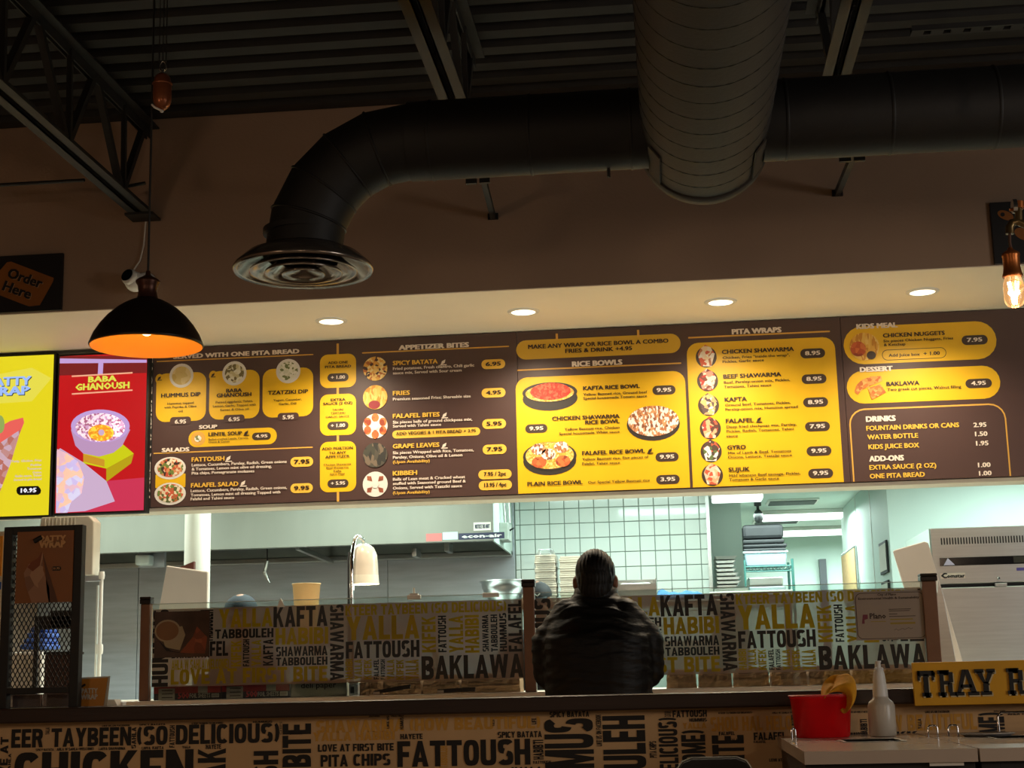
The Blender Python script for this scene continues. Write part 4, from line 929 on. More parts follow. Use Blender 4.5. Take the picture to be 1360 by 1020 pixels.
# photo print and certificate on glass
a, b = P(206, 845, YG).x, P(279, 845, YG).x; z0, z1 = P(242, 873, YG).z, P(242, 812, YG).z
t = thing('food_photo_print', 'dark printed photo of a soup cup and sandwich taped to the left glass', 'photo', (a, YG-.01, z0))
MB().box(a, b, YG-0.010, YG-0.008, z0, z1).build('sheet', mat('dark brown photo print', (70, 50, 40), .4, var=.4, vscale=9), t)
cX, cZ = a+(b-a)*.24, z0+(z1-z0)*.58
def disc(cx_, cz_, rx, rz, Y, m, nm, par, n=24): MB().prism([(cx_+rx*math.cos(2*math.pi*i/n), cz_+rz*math.sin(2*math.pi*i/n)) for i in range(n)], Y, Y+0.001).build(nm, m, par)
MB().prism([(cX-.035, cZ+.01), (cX-.01, cZ-.075), (cX+.06, cZ-.09), (cX+.085, cZ-.02), (cX+.07, cZ+.02)], YG-0.0115, YG-.0105).build('cup_picture', mat('print cup', (150, 136, 110), .4), t)
disc(cX, cZ, .062, .052, YG-.0125, MATS['print cup'], 'cup_picture', t); disc(cX, cZ, .054, .044, YG-.0135, mat('print soup', (120, 84, 50), .4, var=.1), 'soup_picture', t)
MB().prism([(cX+.06, z0+.02), (b-.02, z0+.015), (b-.01, z0+.09), (b-.06, z0+.14), (cX+.12, z0+.09)], YG-.0115, YG-.0105).build('sandwich_picture', food('print sandwich', [(130, 66, 40), (110, 56, 36), (146, 80, 50)], 25), t)
MB().prism([(a+.02, z0+.08), (cX+.02, z0+.03), (cX+.12, z0+.012), (a+.06, z0+.03)], YG-.0115, YG-.0105).build('shadow_picture', M_blk, t)
# certificate
a, b = P(1137, 828, YG).x, P(1229, 828, YG).x; z0, z1 = P(1183, 849, YG).z, P(1183, 786, YG).z
t = thing('certificate', 'grey city health permit with rounded border taped to the right glass', 'certificate', (a, YG-.01, z0))
M_cert = mat('laminated certificate', (150, 138, 126), .4)
MB().box(a-.003, b+.003, YG-0.010, YG-0.008, z0-.002, z1+.004).build('sheet', M_cert, t)
MB().prism(rrect(a+.002, b-.002, z0+.003, z1-.003, .025), YG-.0115, YG-.0105).build('border_line', M_pill, t); MB().prism(rrect(a+.0045, b-.0045, z0+.0055, z1-.0055, .023), YG-.0125, YG-.0115).build('border_line', M_cert, t)
tx = MB(); Wd, Hd = b-a, z1-z0
def ct(s, u0, v, u1, cap, off=.03): put_text(tx, s, (a+Wd*u0, YG-.0135, z0+Hd*v), UX, UZ, Wd*(u1-u0), cap, off, 1)
ct('City of Plano', .33, .92, .60, .010); ct('Environmental Health & Sustainability', .05, .845, .93, .010); ct('Plano', .20, .44, .43, .024, .04)
for v, u1 in ((.62, .80), (.585, .78), (.52, .60), (.47, .86)): MB().box(a+Wd*.48, a+Wd*u1, YG-.0132, YG-.0126, z0+Hd*v, z0+Hd*v+.003).build('text_line', M_pill, t)
tx.build('lettering', M_dark, t)
MB().box(a+Wd*.49, a+Wd*.82, YG-.0132, YG-.0126, z0+Hd*.40, z0+Hd*.425).box(a+Wd*.49, a+Wd*.85, YG-.0132, YG-.0126, z0+Hd*.31, z0+Hd*.35).build('yellow_line', mat('olive yellow line', (150, 130, 40), .5), t)
MB().box(a+Wd*.21, a+Wd*.43, YG-.0132, YG-.0126, z0+Hd*.37, z0+Hd*.385).build('yellow_line', MATS['olive yellow line'], t)
MB().prism([(a+Wd*.08, z0+Hd*.34), (a+Wd*.12, z0+Hd*.34), (a+Wd*.12, z0+Hd*.42), (a+Wd*.17, z0+Hd*.44), (a+Wd*.17, z0+Hd*.53), (a+Wd*.10, z0+Hd*.53)], YG-.0132, YG-.0126).build('logo', mat('maroon logo', (110, 40, 60), .5), t)
sg = MB(); sg.tube([(a+Wd*(.54+.03*i), YG-.013, z0+Hd*(.19+.02*math.sin(i*2.1)+.004*i)) for i in range(10)], .0009, 4); sg.build('signature', M_dark, t)
# clips on the glass edge
for x, y, w_, lb in ((550, 793, 18, 'white plastic clip on the top edge of the left glass'), (652, 790, 22, 'flat clear clip near the right end of the left glass')):
    c = P(x, y, YG); w = S(w_, YG)
    t = thing('glass_clip', lb, 'clip', c)
    MB().box(c.x-w/2, c.x+w/2, YG-.014, YG+.014, zg1-.012, zg1+.008).build('clip', M_white, t, bevel=.003)
    if x == 550: MB().box(c.x-w/3.2, c.x+w/3.2, YG-.01, YG+.01, zg1+.008, zg1+.016).lathe([(.006, zg1+.012), (.004, zg1+.042)], (c.x, YG, 0), 10).build('peg', M_white, t)
c = P(373.5, 800, YG); tag(MB().prism([(c.x-.018, zg1-.03), (c.x+.02, zg1-.03), (c.x, zg1+.012)], YG-.012, YG-.005).build('triangle_tag', M_paper), 'small white triangular tag on the left glass above the word KAFTA', 'tag')
# ---- things on the ledge
ZL = zl+0.001
def boxed(name, label, cat, x0, x1, yt, y, dep, m, group=None, bev=.002):
    a = P(x0, y, YB_).x; b = P(x1, y, YB_).x; z1 = P((x0+x1)/2, yt, YB_).z
    t = thing(name, label, cat, ((a+b)/2, YB_, ZL), group)
    MB().box(a+.001, b-.001, YB_, YB_+dep, ZL, z1).build('carton', m, t, bevel=bev)
    return t, a, b, z1
YB_ = 7.03
M_fred = mat('red carton print', (180, 34, 44), .5); M_fnv = mat('dark navy carton', (30, 26, 40), .5); M_gl = mat('pale label', (196, 190, 176), .6)
for k, (x0, x1, lb) in enumerate(((204, 294, 'red and navy box of foil sheets at the left end of the ledge'), (294, 385, 'red and navy box of foil sheets next to the deli paper box'))):
    yt = LBm((x0+x1)/2)-4
    t, a, b, z1 = boxed('foil_sheet_box', lb, 'box', x0, x1, yt, 920, .2, M_fnv, 'boxes of foil sheets on the ledge')
    zz = ZL+(z1-ZL)*.46
    MB().box(a+.002, b-.002, YB_-.002, YB_, zz, z1-.002).build('red_band', M_fred, t)
    MB().box(a+(b-a)*.66, a+(b-a)*.80, YB_-.003, YB_-.002, zz, z1-.002).build('grey_band', M_gl, t)
    l_ = MB().box(a+(b-a)*.08, a+(b-a)*.32, YB_-.005, YB_-.003, zz-.03, z1-.012).build('price_label', M_gl, t)
    for q in range(3): MB().box(a+(b-a)*.13, a+(b-a)*.29, YB_-.0065, YB_-.005, zz-.02+q*.016, zz-.016+q*.016).build('label_line', M_dark, l_)
    mb = MB(); put_text(mb, '500', (a+(b-a)*.37, YB_-.004, ZL+.006), UX, UZ, (b-a)*.16, .028, .05, 1); mb.build('red_lettering', mat('red print', (206, 60, 70), .5), t)
    mb = MB(); put_text(mb, 'FOIL SHEETS', (a+(b-a)*.54, YB_-.004, ZL+.008), UX, UZ, (b-a)*.30, .020, .04, 1); mb.build('grey_lettering', M_gl, t)
    br = MB().box(a+(b-a)*.86, a+(b-a)*.97, YB_-.004, YB_-.002, ZL+.008, zz-.004)
    br.build('barcode_patch', M_gl, t); bb = MB()
    for q in range(8): bb.box(a+(b-a)*(.87+.012*q), a+(b-a)*(.874+.012*q), YB_-.005, YB_-.004, ZL+.012, zz-.008)
    bb.build('barcode', M_blk, t)
t, a, b, z1 = boxed('deli_paper_box', 'pale box lettered deli paper on the ledge', 'box', 386, 461, 902, 920, .25, mat('pale green grey carton', (176, 176, 160), .6, var=.04))
mb = MB(); put_text(mb, 'deli paper', (a+(b-a)*.19, YB_-.003, ZL+.040), UX, UZ, (b-a)*.62, .026, .012, 2); mb.build('lettering', M_blk, t)
MB().box(a+.006, b-.006, YB_-.002, YB_, z1-.018, z1-.014).build('print_line', mat('teal print', (120, 140, 130), .6), t)
# small plastic dispenser
c = P(470, 917, 7.02); t = thing('clear_dispenser', 'small clear plastic dispenser right of the deli paper box', 'dispenser', (c.x, 7.02, ZL))
MB().box(c.x-.022, c.x+.022, 7.0+.012, 7.06, ZL, ZL+.055).build('body', mat('cloudy plastic', (200, 200, 205), .25, trans=.3), t, bevel=.004)
MB().box(c.x-.024, c.x+.024, 7.01, 7.062, ZL+.055, ZL+.068).build('lid', M_white, t, bevel=.003)
MB().box(c.x-.012, c.x+.004, 7.008, 7.012, ZL+.012, ZL+.04).build('slot', mat('blue grey slot', (90, 104, 120), .4), t)
# brown paper bags
M_bag = mat('brown kraft paper bag', (150, 116, 84), .75, var=.12, vscale=14, bump=.5, bscale=24)
def bag(a, b, z1, label, Yb=7.05):
    t = thing('paper_bag_bundle', label, 'paper bags', ((a+b)/2, Yb, ZL), 'bundles of brown paper bags on the ledge')
    m = MB(); n = 9; rr = []
    for j in range(5):
        z = ZL+(z1-ZL)*j/4; ins = (.0, .003, .002, .004, .014)[j]; r = []
        for i in range(n): r.append((a+ins+(b-a-2*ins)*i/(n-1), Yb+ins+random.uniform(-.004, .004)+(.006 if i in (0, n-1) else 0), z))
        for i in range(n): r.append((b-ins-(b-a-2*ins)*i/(n-1), Yb+.18-ins, z+(.0 if j < 4 else random.uniform(-.004, .004))))
        rr.append(r)
    m.rings(rr, False); m.build('bags', M_bag, t)
    for s_ in (.33, .66):
        zz = ZL+(z1-ZL)*s_; MB().tube([(a+.004+(b-a-.008)*i/8, Yb-.003, zz+random.uniform(-.002, .002)) for i in range(9)], .0016, 4).build('fold_edge', mat('bag fold edge', (120, 90, 62), .8), t)
    return t
bl = [474, 507, 560, 611, 692]; br = [884, 927, 974, 1024, 1074, 1132, 1165, 1216]
for k in range(4): bag(P(bl[k], 912, 7.05).x+.003, P(bl[k+1], 912, 7.05).x-.003, P(600, 896, 7.05).z, ['brown paper bag bundle nearest the clear dispenser', 'brown paper bag bundle second from the clear dispenser, under FATTOUSH and BAKLAWA', 'brown paper bag bundle third from the clear dispenser', 'widest brown paper bag bundle, beside the middle post'][k])
for k in range(7): bag(P(br[k], 912, 7.05).x+.003, P(br[k+1], 912, 7.05).x-.003, P(1000, 887, 7.05).z, 'brown paper bag bundle right of the man, '+['nearest his elbow', 'second from his elbow', 'third from his elbow', 'fourth from his elbow', 'fifth from his elbow', 'sixth, behind the spray bottle', 'last before the right post'][k])
# black tongs on bags
for x0, x1, y0, y1, lb in ((496, 545, 921, 913, 'black tongs leaning in front of the left paper bags'), (581, 631, 922, 917, 'black tongs lying in front of the third paper bag bundle')):
    a = P(x0, y0, 6.99); b = P(x1, y1, 6.99); b.z = max(b.z, ZL+.012); a.z = max(a.z, ZL+.01); t = thing('tongs', lb, 'tongs', a, 'black tongs in front of the bags')
    MB().bar(a, b, .014, .010).build('handle', M_black, t); MB().bar(a+Vector((0, .012, .006)), b+Vector((0, .012, .010)), .014, .010).build('handle', M_black, t)
    MB().box(a.x, a.x+.03, a.y-.009, a.y-.007, a.z-.005, a.z+.006).build('grip_label', M_gl, t)
# angled white display backs
def slab(name, label, cat, pts, Y, th, m, parts=None):
    q = [P(x, y, Y) for x, y in pts]
    t = thing(name, label, cat, (q[0].x, Y, min(v.z for v in q)))
    MB().prism([(v.x, v.z) for v in q], Y, Y+th).build('panel', m, t, bevel=.004)
    return t
YD2 = 7.55
q = [P(x, y, YD2) for x, y in ((205, 812), (221, 751), (276, 759), (276, 809))]
q[0].z = ZL+.12; q[3].z = ZL+.12; q[0].x = P(196, 850, YD2).x
t = thing('counter_display', 'white back of an angled display standing left behind the glass', 'display', (q[0].x, YD2, ZL))
MB().prism([(v.x, v.z) for v in q], YD2, YD2+.03).build('back_panel', M_white, t, bevel=.006)
MB().box((q[0].x+q[3].x)/2-.05, (q[0].x+q[3].x)/2+.05, YD2+.0, YD2+.10, ZL, ZL+.13).build('stand', M_white, t, bevel=.004)
a = P(232, 757, YD2+.06); b = P(259, 746, YD2+.06)
MB().prism([(a.x, a.z-.02), (b.x, a.z-.03), (b.x, b.z), (a.x, a.z)], YD2+.04, YD2+.07).build('brown_edge', mat('red brown board', (104, 60, 52), .5), t)
# tall white cutting board at right
q = [P(x, y, 7.9) for x, y in ((1229, 892), (1186, 732), (1231.5, 718.5), (1276, 885))]
t = thing('white_board', 'large pale cutting board leaning beside the oven behind the right post', 'cutting board', (q[0].x, 7.6, .9))
YWb = 7.62
q = [P(x, y, YWb) for x, y in ((1240, 930), (1186, 732), (1190, 730), (1228, 719), (1233, 721), (1288, 930))]
for v in (q[0], q[-1]): v.z = max(v.z, ZL)
MB().prism([(v.x, v.z) for v in q], YWb, YWb+.015).build('board', mat('pale grey plastic board', (206, 200, 192), .35, var=.03, vscale=6), t, bevel=.004)
tag(t, None, None)
# curved steel end plate beside the right post
q = [P(x, y, 7.3) for x, y in ((1252, 930), (1243, 800), (1246, 770), (1253, 790), (1277, 930))]
tag(MB().prism([(q[0].x, ZL), (q[1].x, q[1].z), (q[2].x, q[2].z), (q[3].x, q[3].z), (q[4].x, ZL)], 7.3, 7.32).build('steel_end_plate', M_steel, base=(q[0].x, 7.3, ZL), bevel=.003), 'narrow curved steel plate standing just right of the right post', 'plate')
# ---- prep shelf inside the kitchen
YS = 9.0; zsh = P(800, 800, YS).z
xa, xb = P(560, 790, YS).x, P(1060, 790, YS).x
t = thing('prep_table', 'stainless prep table with a raised overshelf behind the glass', 'table', (xa, YS, 0))
MB().box(xa, xb, YS, YS+.75, .86, .90).build('tabletop', M_steel, t, bevel=.004)
MB().box(xa, xb, YS, YS+.40, zsh-.03, zsh).build('overshelf', M_steel, t, bevel=.004)
for x in (xa+.05, xb-.05):
    MB().tube([(x, YS+.05, 0), (x, YS+.05, .86)], .02).build('leg', M_steel, t); MB().tube([(x, YS+.70, 0), (x, YS+.70, .86)], .02).build('leg', M_steel, t)
    MB().box(x-.02, x+.02, YS+.18, YS+.22, .9, zsh-.03).build('upright', M_steel, t)
zS = zsh+.001
# bowl
c = P(672, 778, YS+.2); r = S(34, YS+.2)
t = thing('mixing_bowl', 'wide stainless mixing bowl on the overshelf left of the middle post', 'bowl', (c.x, YS+.2, zS))
h = P(676, 773, YS+.2).z-zS
MB().lathe([(r*.45, 0), (r*.75, h*.35), (r*.93, h*.75), (r*.97, h), (r*1.03, h+.003), (r*1.03, h+.008), (r*.96, h+.006), (r*.90, h*.75), (r*.72, h*.38), (r*.4, .008), (0, .006)], (c.x, YS+.2, zS), 40, caps=False).build('bowl', M_steel, t)
# foam clamshell stacks
M_foam = mat('cream foam', (196, 184, 166), .7, var=.03, vscale=20); M_film = mat('clear film bag', (240, 245, 245), .08, trans=.95, bump=.8, bscale=14, alpha=.35)
def stack(x0, x1, yt, label, wrap):
    c0 = P(x0, 770, YS+.2).x; c1 = P(x1, 770, YS+.2).x; z1 = P((x0+x1)/2, yt, YS+.2).z; w = (c1-c0)/2; cx_ = (c0+c1)/2
    t = thing('clamshell_stack', label, 'food containers', (cx_, YS+.2, zS)) if wrap else None; n = int((z1-zS)/.013)
    for k in range(n):
        z = zS+k*.013; ww = w*(0.93+.03*math.sin(k*1.7)); dx = random.uniform(-.003, .003)
        MB().prism_general([(cx_-ww*.96+dx, YS+.2-ww, z), (cx_+ww*.96+dx, YS+.2-ww, z), (cx_+ww*.96+dx, YS+.2+ww, z), (cx_-ww*.96+dx, YS+.2+ww, z)], (0, 0, .0125)).build('foam_container', M_foam, t, bevel=.003, base=None if wrap else (cx_, YS+.2, z))
        if not wrap: tag(COL.objects[-1], 'cream foam food container in the unwrapped stack beside the man', 'container', 'foam containers in the unwrapped stack')
    if wrap:
        m = MB(); rr = []
        for j in range(8):
            z = zS+(z1+.03-zS)*j/7; k = [1.06, 1.08, 1.05, 1.09, 1.06, 1.08, 1.0, .62][j]
            rr.append([(cx_+w*k*math.cos(a_)*(1.15 if abs(math.cos(a_)*math.sin(a_)) > .4 else 1)+random.uniform(-.004, .004), YS+.2+w*k*math.sin(a_)*(1.15 if abs(math.cos(a_)*math.sin(a_)) > .4 else 1), z) for a_ in [2*math.pi*i/16 for i in range(16)]])
        m.rings(rr); m.build('plastic_wrap', M_film, t)
stack(711, 741, 736, 'tall stack of foam clamshells in a clear plastic bag', True)
stack(743, 774, 739, 'stack of foam clamshells beside the man\'s head, unwrapped', False)
# steel pan tray with white foam
a, b = P(817, 780, YS+.15).x, P(872, 780, YS+.15).x; z1 = P(845, 770, YS+.15).z
t = thing('steel_bin', 'stainless bin with white lining on the overshelf right of the man', 'bin', ((a+b)/2, YS+.15, zS))
m = MB()
m.box(a, b, YS+.05, YS+.055, zS, z1-.03).box(a, b, YS+.32, YS+.325, zS, z1+.01).box(a, a+.005, YS+.055, YS+.32, zS, z1).box(b-.005, b, YS+.055, YS+.32, zS, z1).box(a, b, YS+.05, YS+.32, zS, zS+.004).build('bin', M_steel, t)
MB().box(a+.03, b-.03, YS+.08, YS+.28, zS+.01, z1-.022).build('lining', M_white, t, bevel=.015)
# blue cloth
a, b = P(873, 785, YS+.1).x, P(936, 785, YS+.1).x
m = MB(); rr = []
for i in range(13):
    x = a+(b-a)*i/12; h = (.062, .075, .06, .05, .055, .048, .05, .06, .055, .05, .052, .04, .02)[i]
    rr.append([(x, YS+.03+random.uniform(0, .02), zS), (x, YS+.04, zS+h*.6), (x+.005, YS+.1, zS+h), (x, YS+.18, zS+h*.9), (x, YS+.24, zS)])
tag(m.rings(rr).build('blue_cloth', mat('blue cloth', (70, 120, 170), .8, var=.15, vscale=20, bump=.4), base=(a, YS+.1, zS)), 'crumpled blue cloth on the overshelf right of the steel bin', 'cloth')
# tray lid at edge
a, b = P(944, 784, YS+.1).x, P(1048, 780, YS+.1).x
t = thing('shiny_tray', 'shallow shiny tray lying at the right end of the overshelf', 'tray', ((a+b)/2, YS+.1, zS))
MB().prism_general(rrv := [(a, YS+.0, zS), (b, YS+.0, zS), (b, YS+.36, zS), (a, YS+.36, zS)], (0, 0, .03)).build('tray', M_steel, t, bevel=.012)
MB().box(a-.012, b+.012, YS-.0, YS+.37, zS+.03, zS+.042).build('rim', M_white, t, bevel=.004)
# paper roll / tall cup
c = P(407, 790, 8.2); r = S(19, 8.2)
zc_ = P(407, 776.5, 8.2).z
t = thing('pot_stand', 'narrow steel stand hidden behind the left glass carrying the kraft cup', 'stand', (c.x, 8.2, 0))
MB().box(c.x-.10, c.x+.10, 8.10, 8.30, .88, .9).build('shelf', M_steel, t, bevel=.003)
MB().box(c.x-.10, c.x+.10, 8.10, 8.30, 1.43, 1.45).build('shelf', M_steel, t, bevel=.003)
for sx in (-1, 1):
    for sy in (-1, 1): MB().tube([(c.x+sx*.08, 8.2+sy*.08, 0), (c.x+sx*.08, 8.2+sy*.08, 1.43)], .01).build('leg', M_steel, t)
t = thing('kraft_cup_stack', 'tan kraft paper cup stack rising above the left glass', 'cups', (c.x, 8.2, 1.451))
M_kc = mat('kraft cup paper', (206, 166, 112), .6, var=.03, vscale=20)
zb_ = 1.451; k = 0
MB().lathe([(r*.70, 0), (r*.98, zc_-1.451), (r*1.02, zc_-1.451), (r*1.02, zc_-1.451+.006), (r*.96, zc_-1.451+.003), (r*.9, zc_-1.451-.05)], (c.x, 8.2, 1.451), 32, caps=False).build('cup', M_kc, t)
# heat lamp
Yh = 8.02
c = P(483, 750, Yh); zb0 = P(483, 776, Yh).z; r = S(20, Yh)
t = thing('heat_lamp', 'cream dome heat lamp on a curved chrome arm above the left glass', 'lamp', (c.x, Yh, .9))
hh = P(483, 722, Yh).z-zb0
M_lampc = mat('cream enamel', (226, 216, 200), .3, coat=.5)
MB().lathe([(r*1.04, 0), (r*1.0, .006), (r*.97, hh*.45), (r*.90, hh*.72), (r*.68, hh*.90), (r*.35, hh*.985), (.012, hh)], (c.x, Yh, zb0), 40, caps=False).build('shade', M_lampc, t)
MB().lathe([(r*1.03, 0), (r*.95, hh*.4), (r*.6, hh*.8)], (c.x, Yh, zb0), 40, caps=False).build('shade_lining', mat('white enamel', (240, 236, 220), .4), t)
MB().ell((c.x, Yh, zb0+.035), (.035, .035, .04)).build('bulb', mat('heat bulb', (255, 240, 210), .5, emit=(255, 236, 200), estr=5), t)
light('POINT', 'heat_lamp_light', (c.x, Yh, zb0-.0), 3, (1, .85, .62), .03)
xs_ = P(474, 800, Yh).x
ap = [(xs_-.005, Yh-.10, .92), (xs_-.005, Yh-.10, zb0+.05)]+[(xs_-.005+(c.x-xs_+.005)*(1-math.cos(math.radians(a_)))/2*1.0, Yh-.10+.10*a_/180, zb0+.12+(hh+.035-.12)*1.0*math.sin(math.radians(min(a_, 90)))+(0 if a_ <= 90 else -.02*(a_-90)/90)) for a_ in range(0, 181, 20)]
MB().tube(ap, .011, 10).build('arm', M_chrome, t)
MB().tube([(x-.018, y, z-.0) for x, y, z in ap[:4]], .006, 8).build('lamp_cord', M_black, t)
MB().lathe([(.055, 0), (.055, .015), (.02, .02)], (xs_-.005, Yh-.05, .901), 32).build('base', M_chrome, t)
t = thing('work_table', 'stainless work table behind the left glass under the heat lamp', 'table', (c.x, Yh, 0))
MB().box(-1.78, -1.1, 7.91, 8.5, .86, .9).build('tabletop', M_steel, t, bevel=.004)
for x in (-1.72, -1.16):
    for y in (7.95, 8.45): MB().tube([(x, y, 0), (x, y, .86)], .018).build('leg', M_steel, t)
# pizza oven
Yo = 8.55
xo = P(1238, 740, Yo).x; xo1 = xo+1.15
zt_ = P(1300, 699.5, Yo).z; zb_ = P(1300, 774.5, Yo).z
t = thing('deck_oven', 'large stainless deck oven with slotted vents at the right', 'oven', (xo, Yo, 0))
MB().box(xo, xo1, Yo, Yo+.85, zb_, zt_).build('upper_housing', M_steel, t, bevel=.004)
MB().box(xo-.006, xo-.001, Yo+.01, Yo+.85, zb_, zt_).build('side_panel', M_mint, t)
MB().box(xo+.02, xo1, Yo+.02, Yo+.83, zb_-.02, zb_).build('shadow_gap', M_black, t)
MB().box(xo+.01, xo1, Yo-.01, Yo+.83, .9, zb_-.02).build('lower_housing', M_steel, t, bevel=.004)
MB().box(xo+.05, xo1-.05, Yo+.05, Yo+.80, .0, .9).build('plinth', M_steeld, t)
for k in range(46):
    x = P(1250.3+3.72*k, 718-.05*k, Yo).x
    if x > xo1-.03: break
    zz = P(1250+3.72*k, 718.5-.045*3.72*k*.6, Yo).z
    MB().box(x-.0035, x+.0035, Yo-.002, Yo+.001, P(1300, 722, Yo).z, P(1300, 713, Yo).z).build('vent_slot', M_black, t)
z0, z1 = P(1300, 750.5, Yo).z, P(1300, 739.5, Yo).z; x0 = P(1248, 745, Yo).x
MB().box(x0, xo1-.02, Yo-.004, Yo-.001, z0, z1).build('control_strip', mat('glossy black strip', (14, 14, 18), .15), t, bevel=.001)
c0, c1, cm = P(1253, 748, Yo).x, P(1268, 748, Yo).x, P(1259, 748, Yo).x
MB().prism([(c0, z0+.004), (c1, z0+.004), (cm, z1-.003)], Yo-.007, Yo-.005).build('warning_triangle', mat('lilac label', (190, 186, 214), .4), t)
MB().box(P(1346, 745, Yo).x, xo1-.1, Yo-.006, Yo-.004, z0+.006, z1-.004).build('display_window', mat('dark display', (50, 50, 46), .2), t)
sticker(t, 1350, 1372, 754, 758, Yo, mat('violet label', (80, 70, 150), .4))
s_ = sticker(t, 1249, 1282, 761.5, 769, Yo, mat('cream badge', (214, 206, 196), .3), nm='badge')
mb = MB(); z = P(1250, 768, Yo).z; put_text(mb, 'C', (P(1250.5, 767, Yo).x, Yo-.005, z), UX, UZ, S(6.5, Yo), .027, .09, 1); put_text(mb, 'omstar', (P(1258, 767, Yo).x, Yo-.005, z+.001), UX, UZ, S(22, Yo), .02, .07, 1); mb.build('lettering', M_blk, s_)
q = P(1326, 768, Yo); MB().lathe([(.009, 0), (.009, -.01), (.005, -.014)], (q.x, Yo, q.z), 14, 'Y').build('screw_knob', M_chrome, t)
MB().box(P(1320, 775, Yo).x, P(1336, 775, Yo).x, Yo-.03, Yo-.01, zb_-.022, zb_-.004).build('latch', M_steel, t, bevel=.002)
# frames and cork board on the side wall
def side_rect(name, label, cat, x0, x1, yt, yb, mf, mi):
    a = PX(x0, yb, XS-.012); b = PX(x1, yb, XS-.012); z1 = PX((x0+x1)/2, yt, XS-.012).z; z0 = PX((x0+x1)/2, yb, XS-.012).z
    t = thing(name, label, cat, (XS, (a.y+b.y)/2, z0))
    MB().box(XS-.018, XS-.0045, b.y, a.y, z0, z1).build('frame', mf, t, bevel=.002)
    w = min(.02, abs(a.y-b.y)*.12)
    MB().box(XS-.021, XS-.018, b.y+w, a.y-w, z0+.02, z1-.02).build('panel', mi, t)
    return t
side_rect('cork_board', 'tan cork board on the pale side wall of the rear passage', 'board', 1122, 1141, 727, 800, M_steel, mat('cork', (196, 160, 112), .9, var=.12, vscale=30))
side_rect('framed_notice', 'white notice in a black frame on the side wall, upper of two', 'frame', 1170.5, 1180, 718, 762, M_black, M_paper)
side_rect('framed_notice', 'white notice in a black frame on the side wall, lower of two', 'frame', 1173, 1182, 771, 800, M_black, M_paper)
# wire shelving with bin and bags
Yw = 13.1; xa, xb = P(989, 760, Yw).x, P(1053, 760, Yw).x
zA = P(1030, 752, Yw).z; M_green = mat('green epoxy wire', (60, 110, 104), .4)
t = thing('wire_shelf', 'green wire shelving unit in the rear kitchen room', 'shelf', (xa, Yw, 0))
for x in (xa, xb):
    for y in (Yw, Yw+.45): MB().tube([(x, y, 0), (x, y, zA+.06)], .012).build('post', M_green, t)
for z in (zA, zA-.32, 1.2, .6):
    s = MB()
    s.tube([(xa, Yw, z), (xb, Yw, z)], .006, 6).tube([(xa, Yw, z-.04), (xb, Yw, z-.04)], .006, 6).tube([(xa, Yw+.45, z), (xb, Yw+.45, z)], .006, 6).tube([(xb, Yw, z), (xb, Yw+.45, z)], .006, 6).tube([(xa, Yw, z), (xa, Yw+.45, z)], .006, 6)
    n = 14; s.tube([(xa+(xb-xa)*i/n, Yw, z-(.04 if i % 2 else 0)) for i in range(n+1)], .004, 5)
    for i in range(n+1): s.tube([(xa+(xb-xa)*i/n, Yw, z), (xa+(xb-xa)*i/n, Yw+.45, z)], .003, 4)
    s.build('wire_shelf_deck', M_green, t)
zz = zA+.007
b2 = P(1045, 740, Yw).x
z1 = P(1020, 734, Yw).z
t = thing('storage_bin', 'blue grey plastic bin on the green wire shelf', 'bin', (xa, Yw, zz))
MB().prism([(xa+.02, zz), (b2-.01, zz), (b2+.005, z1), (xa+.005, z1)], Yw+.02, Yw+.40).build('bin', mat('blue grey plastic', (140, 164, 176), .5), t, bevel=.01)
MB().box(xa-.005, b2+.015, Yw+.01, Yw+.41, z1-.0, z1+.015).build('lid', mat('pale lid', (196, 214, 214), .5), t, bevel=.004)
z = z1+.016; hs = [.03, .03, .035]; 
for k, (hh_, dx, lb) in enumerate(((.028, .0, 'lowest'), (.03, .01, 'second'), (.036, -.01, 'third'), (.125, 0, 'top'))):
    e_ = b2-(.0 if k < 3 else .012)
    m = MB().box(xa+.0, e_+dx, Yw+.04, Yw+.38, z, z+hh_)
    tag(m.build('insulated_bag', mat('black insulated bag', (20, 21, 25), .6, var=.15), base=(xa, Yw, z), bevel=.012 if k < 3 else .03), {'lowest': 'lowest flat black insulated bag, directly on the grey bin', 'second': 'flat black insulated bag second up from the grey bin', 'third': 'flat black insulated bag third up, under the thick one', 'top': 'thick black insulated bag topping the pile on the grey bin'}[lb], 'bag', 'black insulated bags on the bin'); z += hh_+.004
# pans on lower shelf
zz = zA-.32+.005
for k in range(3):
    tag(MB().box(xa+.03, b2-.02*k, Yw+.03, Yw+.4, zz, zz+.075).build('steel_pan', M_steel if k != 1 else M_steeld, base=(xa, Yw, zz), bevel=.012), ['bottom steel pan on the shelf under the grey bin', 'middle steel pan on the shelf under the grey bin', 'top steel pan on the shelf under the grey bin'][k], 'pan', 'steel pans on the wire shelf'); zz += .078
# white pitcher
c = P(1052, 742, Yw+.1)
